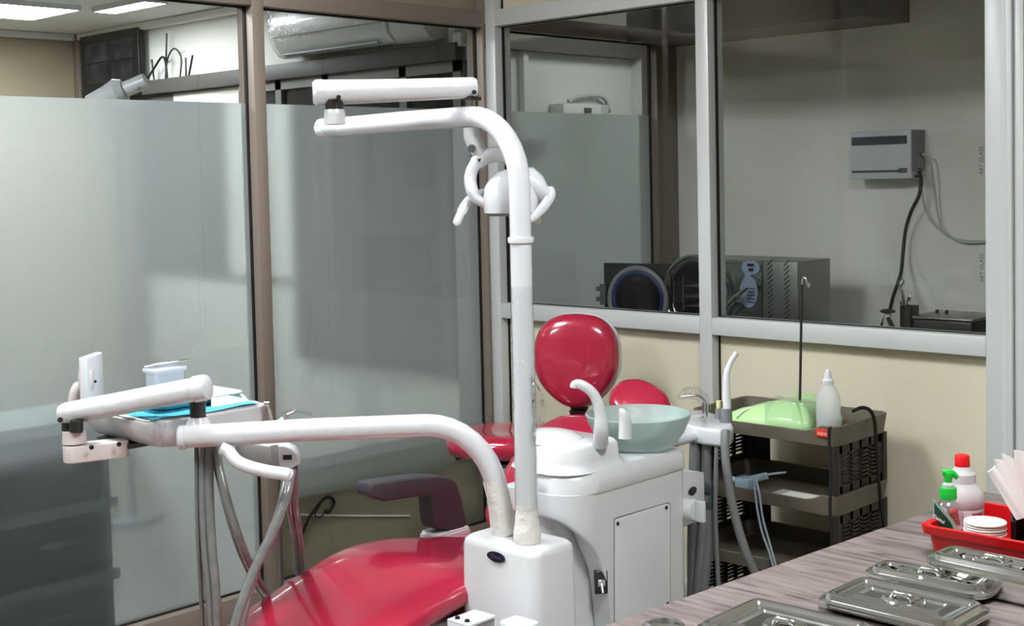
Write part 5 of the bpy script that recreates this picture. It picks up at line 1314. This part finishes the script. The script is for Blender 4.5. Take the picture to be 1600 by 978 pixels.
text('label_lettering', 'Dettol', .0095, M['card'], lb_, frame_m((q.x+cos(a_)*w0*1.09, q.y+sin(a_)*w0*1.09, q.z+zs*.68), (-sin(a_), cos(a_), -.35), (0, 0, 1)), .0002)
# red capped bottle
q = P(1504, 799, z=CZ+.05); q = Vector((q.x, q.y, zb)); dq = (q-CAM).dot(_f)
def Z(py_): return P(1504, py_, d=dq).z-zb
t = thing('red_cap_bottle', 'stepped translucent bottle with a red cap, standing behind the pump bottle', 'bottle', q)
K = dq/2057.1
obj('body', MB().lathe([(0, 0), (30*K, 0), (32*K, .004), (32*K, Z(792)), (31*K, Z(790)), (32.5*K, Z(786)), (32.5*K, Z(776)), (31*K, Z(767)), (27*K, Z(761)), (22.5*K, Z(756)), (20*K, Z(752)), (19.8*K, Z(744)), (20*K, Z(738)), (17*K, Z(735)), (13*K, Z(731)), (11.5*K, Z(727)), (0, Z(726))], q, n=40), M['milky'], t, sharp=25)
obj('liquid', MB().lathe([(0, .003), (29*K, .003), (30*K, Z(788)), (30*K, Z(774)), (0, Z(774))], q, n=32), M['pink_liquid'], t)
obj('label', patch(q, 32.6*K, atan2(CAM.y-q.y, CAM.x-q.x)-1.1, atan2(CAM.y-q.y, CAM.x-q.x)+1.1, lambda s: Z(815), lambda s: Z(792), 20, 3), mat('pink_white_label', 'd9c3c8', rough=.4), t)
obj('label_mark', patch(q, 32.9*K, atan2(CAM.y-q.y, CAM.x-q.x)+.45, atan2(CAM.y-q.y, CAM.x-q.x)+1.05, lambda s: Z(800), lambda s: Z(794), 8, 2), mat('pink_mark', 'a83c5a', rough=.4), t)
obj('cap', MB().lathe([(0, Z(727)), (11.2*K, Z(727)), (11.5*K, Z(725)), (11*K, Z(711)), (10*K, Z(709.5)), (0, Z(709.5))], q, n=36), M['red_cap'], t)
# stack of paper cups
q = P(1539, 838, z=CZ+.04); q = Vector((q.x, q.y, zb)); dq = (q-CAM).dot(_f)
ztop = P(1539, 813, d=dq).z
cup_h, step = .040, .0058
rt = .0375
ncup = max(3, int((ztop-zb-cup_h)/step)+1)
if zb+cup_h+step*(ncup-1) < ztop-.003: ncup += 0
zoff = 0
GC = 'paper cups in one upturned stack'
proto = None
base_h = zb
names = ['lowest', 'second', 'third', 'fourth', 'fifth', 'sixth', 'seventh', 'eighth', 'ninth', 'tenth', 'eleventh', 'twelfth', 'thirteenth', 'fourteenth']
step = (ztop-zb-cup_h)/5
pf = [(0, cup_h), (rt*.985, cup_h), (rt, cup_h-.0012), (rt*.99, cup_h-.0028), (rt*.965, cup_h-.003), (rt*.80, 0), (rt*.79, 0), (rt*.955, cup_h-.004), (0, cup_h-.004)]
for k in range(6):
    lb = ('topmost white paper cup of the stack in the red basket' if k == 5 else 'white paper cup in the basket stack, '+names[k]+' from the bottom' if k else 'white paper cup at the very bottom of the basket stack')
    if k == 0:
        proto = obj('paper_cup', MB().lathe([(0, 0), (rt*.78, 0), (rt*.90, cup_h-.0040), (rt*.99, cup_h-.0030), (rt, cup_h-.0015), (rt*.985, cup_h), (rt*.97, cup_h-.0006), (0, cup_h-.0008)], (0, 0, 0), n=40), M['card'], local=True)
        o = proto
    else:
        o = proto.copy(); COL.objects.link(o)
    o.location = (q.x+.0006*sin(k*2), q.y+.0006*cos(k*3), q.z+step*k)
    tag(o, lb, 'paper cup', GC)
# folded napkins in a dark holder
q = P(1600, 838, z=CZ+.03); dn = (q-CAM).dot(_f)+.0
nb = P(1598, 815, d=dn)
t = thing('napkin_holder', 'dark upright holder at the right edge filled with napkins', 'napkin holder', (nb.x, nb.y, zb))
nd = (nb-CAM); nd.z = 0; nd.normalize(); lt = lat
def NB_(u, v, z): p = Vector((nb.x, nb.y, 0))+lt*u+nd*v; return (p.x, p.y, z)
hz0, hz1 = zb, P(1590, 808, d=dn).z
g = MB()
for u0, u1, v0, v1 in ((-.022, -.018, -.03, .03), (.075, .079, -.03, .03), (-.022, .079, .027, .031), (-.022, -.012, -.031, -.027), (-.022, .079, -.03, .03)):
    zt_ = hz1 if not (v1-v0 > .05 and u1-u0 > .05) else hz0+.003
    g.add([NB_(u, v, z) for u in (u0, u1) for v in (v0, v1) for z in (hz0, zt_)], [(0, 1, 3, 2), (4, 6, 7, 5), (0, 4, 5, 1), (2, 3, 7, 6), (0, 2, 6, 4), (1, 5, 7, 3)])
obj('holder', g, M['black'], t)
obj('handle_block', MB().tube([NB_(.018, -.036, hz0+.002), NB_(.018, -.036, hz1)], .010, 14), mat('maroon_plastic', '6a2028', rough=.4), t)
nap = [((1587, 812), (1543, 737), (1555, 727), (1602, 808), 'lowest and most slanted'), ((1589, 812), (1552, 717), (1568, 719), (1606, 806), 'second most slanted'), ((1592, 810), (1564, 707), (1584, 716), (1610, 804), 'third from the left'),
       ((1596, 808), (1583, 703), (1602, 705), (1616, 802), 'pointing almost straight up'), ((1599, 806), (1587, 704), (1604, 707), (1622, 800), 'the rightmost')]
def fold(a, b, c, d, dep, wav=.0025, n=14):
    vs = []; fs = []; A_, B_, C_, D_ = [P(*p, d=dep) for p in (a, b, c, d)]
    for j in range(2):
        for i in range(n+1):
            for k in range(n+1):
                u, v = i/n, k/n; p = A_.lerp(B_, v).lerp(D_.lerp(C_, v), u)
                w = wav*.45*sin(u*5+v*2+dep*90)*(.4+v)
                vs.append(p-_f*(w+(.0035 if j else 0)*(1-.2*u)))
    N = (n+1)**2
    for i in range(n):
        for k in range(n):
            q_ = i*(n+1)+k; fs += [(q_, q_+1, q_+n+2, q_+n+1), (N+q_, N+q_+n+1, N+q_+n+2, N+q_+1)]
    for i in range(n):
        for q_, q2 in ((i, i+1), (n*(n+1)+i, n*(n+1)+i+1), (i*(n+1), (i+1)*(n+1)), (i*(n+1)+n, (i+1)*(n+1)+n)):
            fs.append((q_, q2, N+q2, N+q_))
    return MB().add(vs, fs)
for i, (a, b, c, d, w) in enumerate(nap):
    tag(obj('paper_napkin', fold(a, b, c, d, dn+.012-.009*(4-i)+.016), M['paper'], sharp=70), 'white folded paper napkin fanned out of the dark holder, '+w, 'napkin', 'paper napkins in the dark holder')
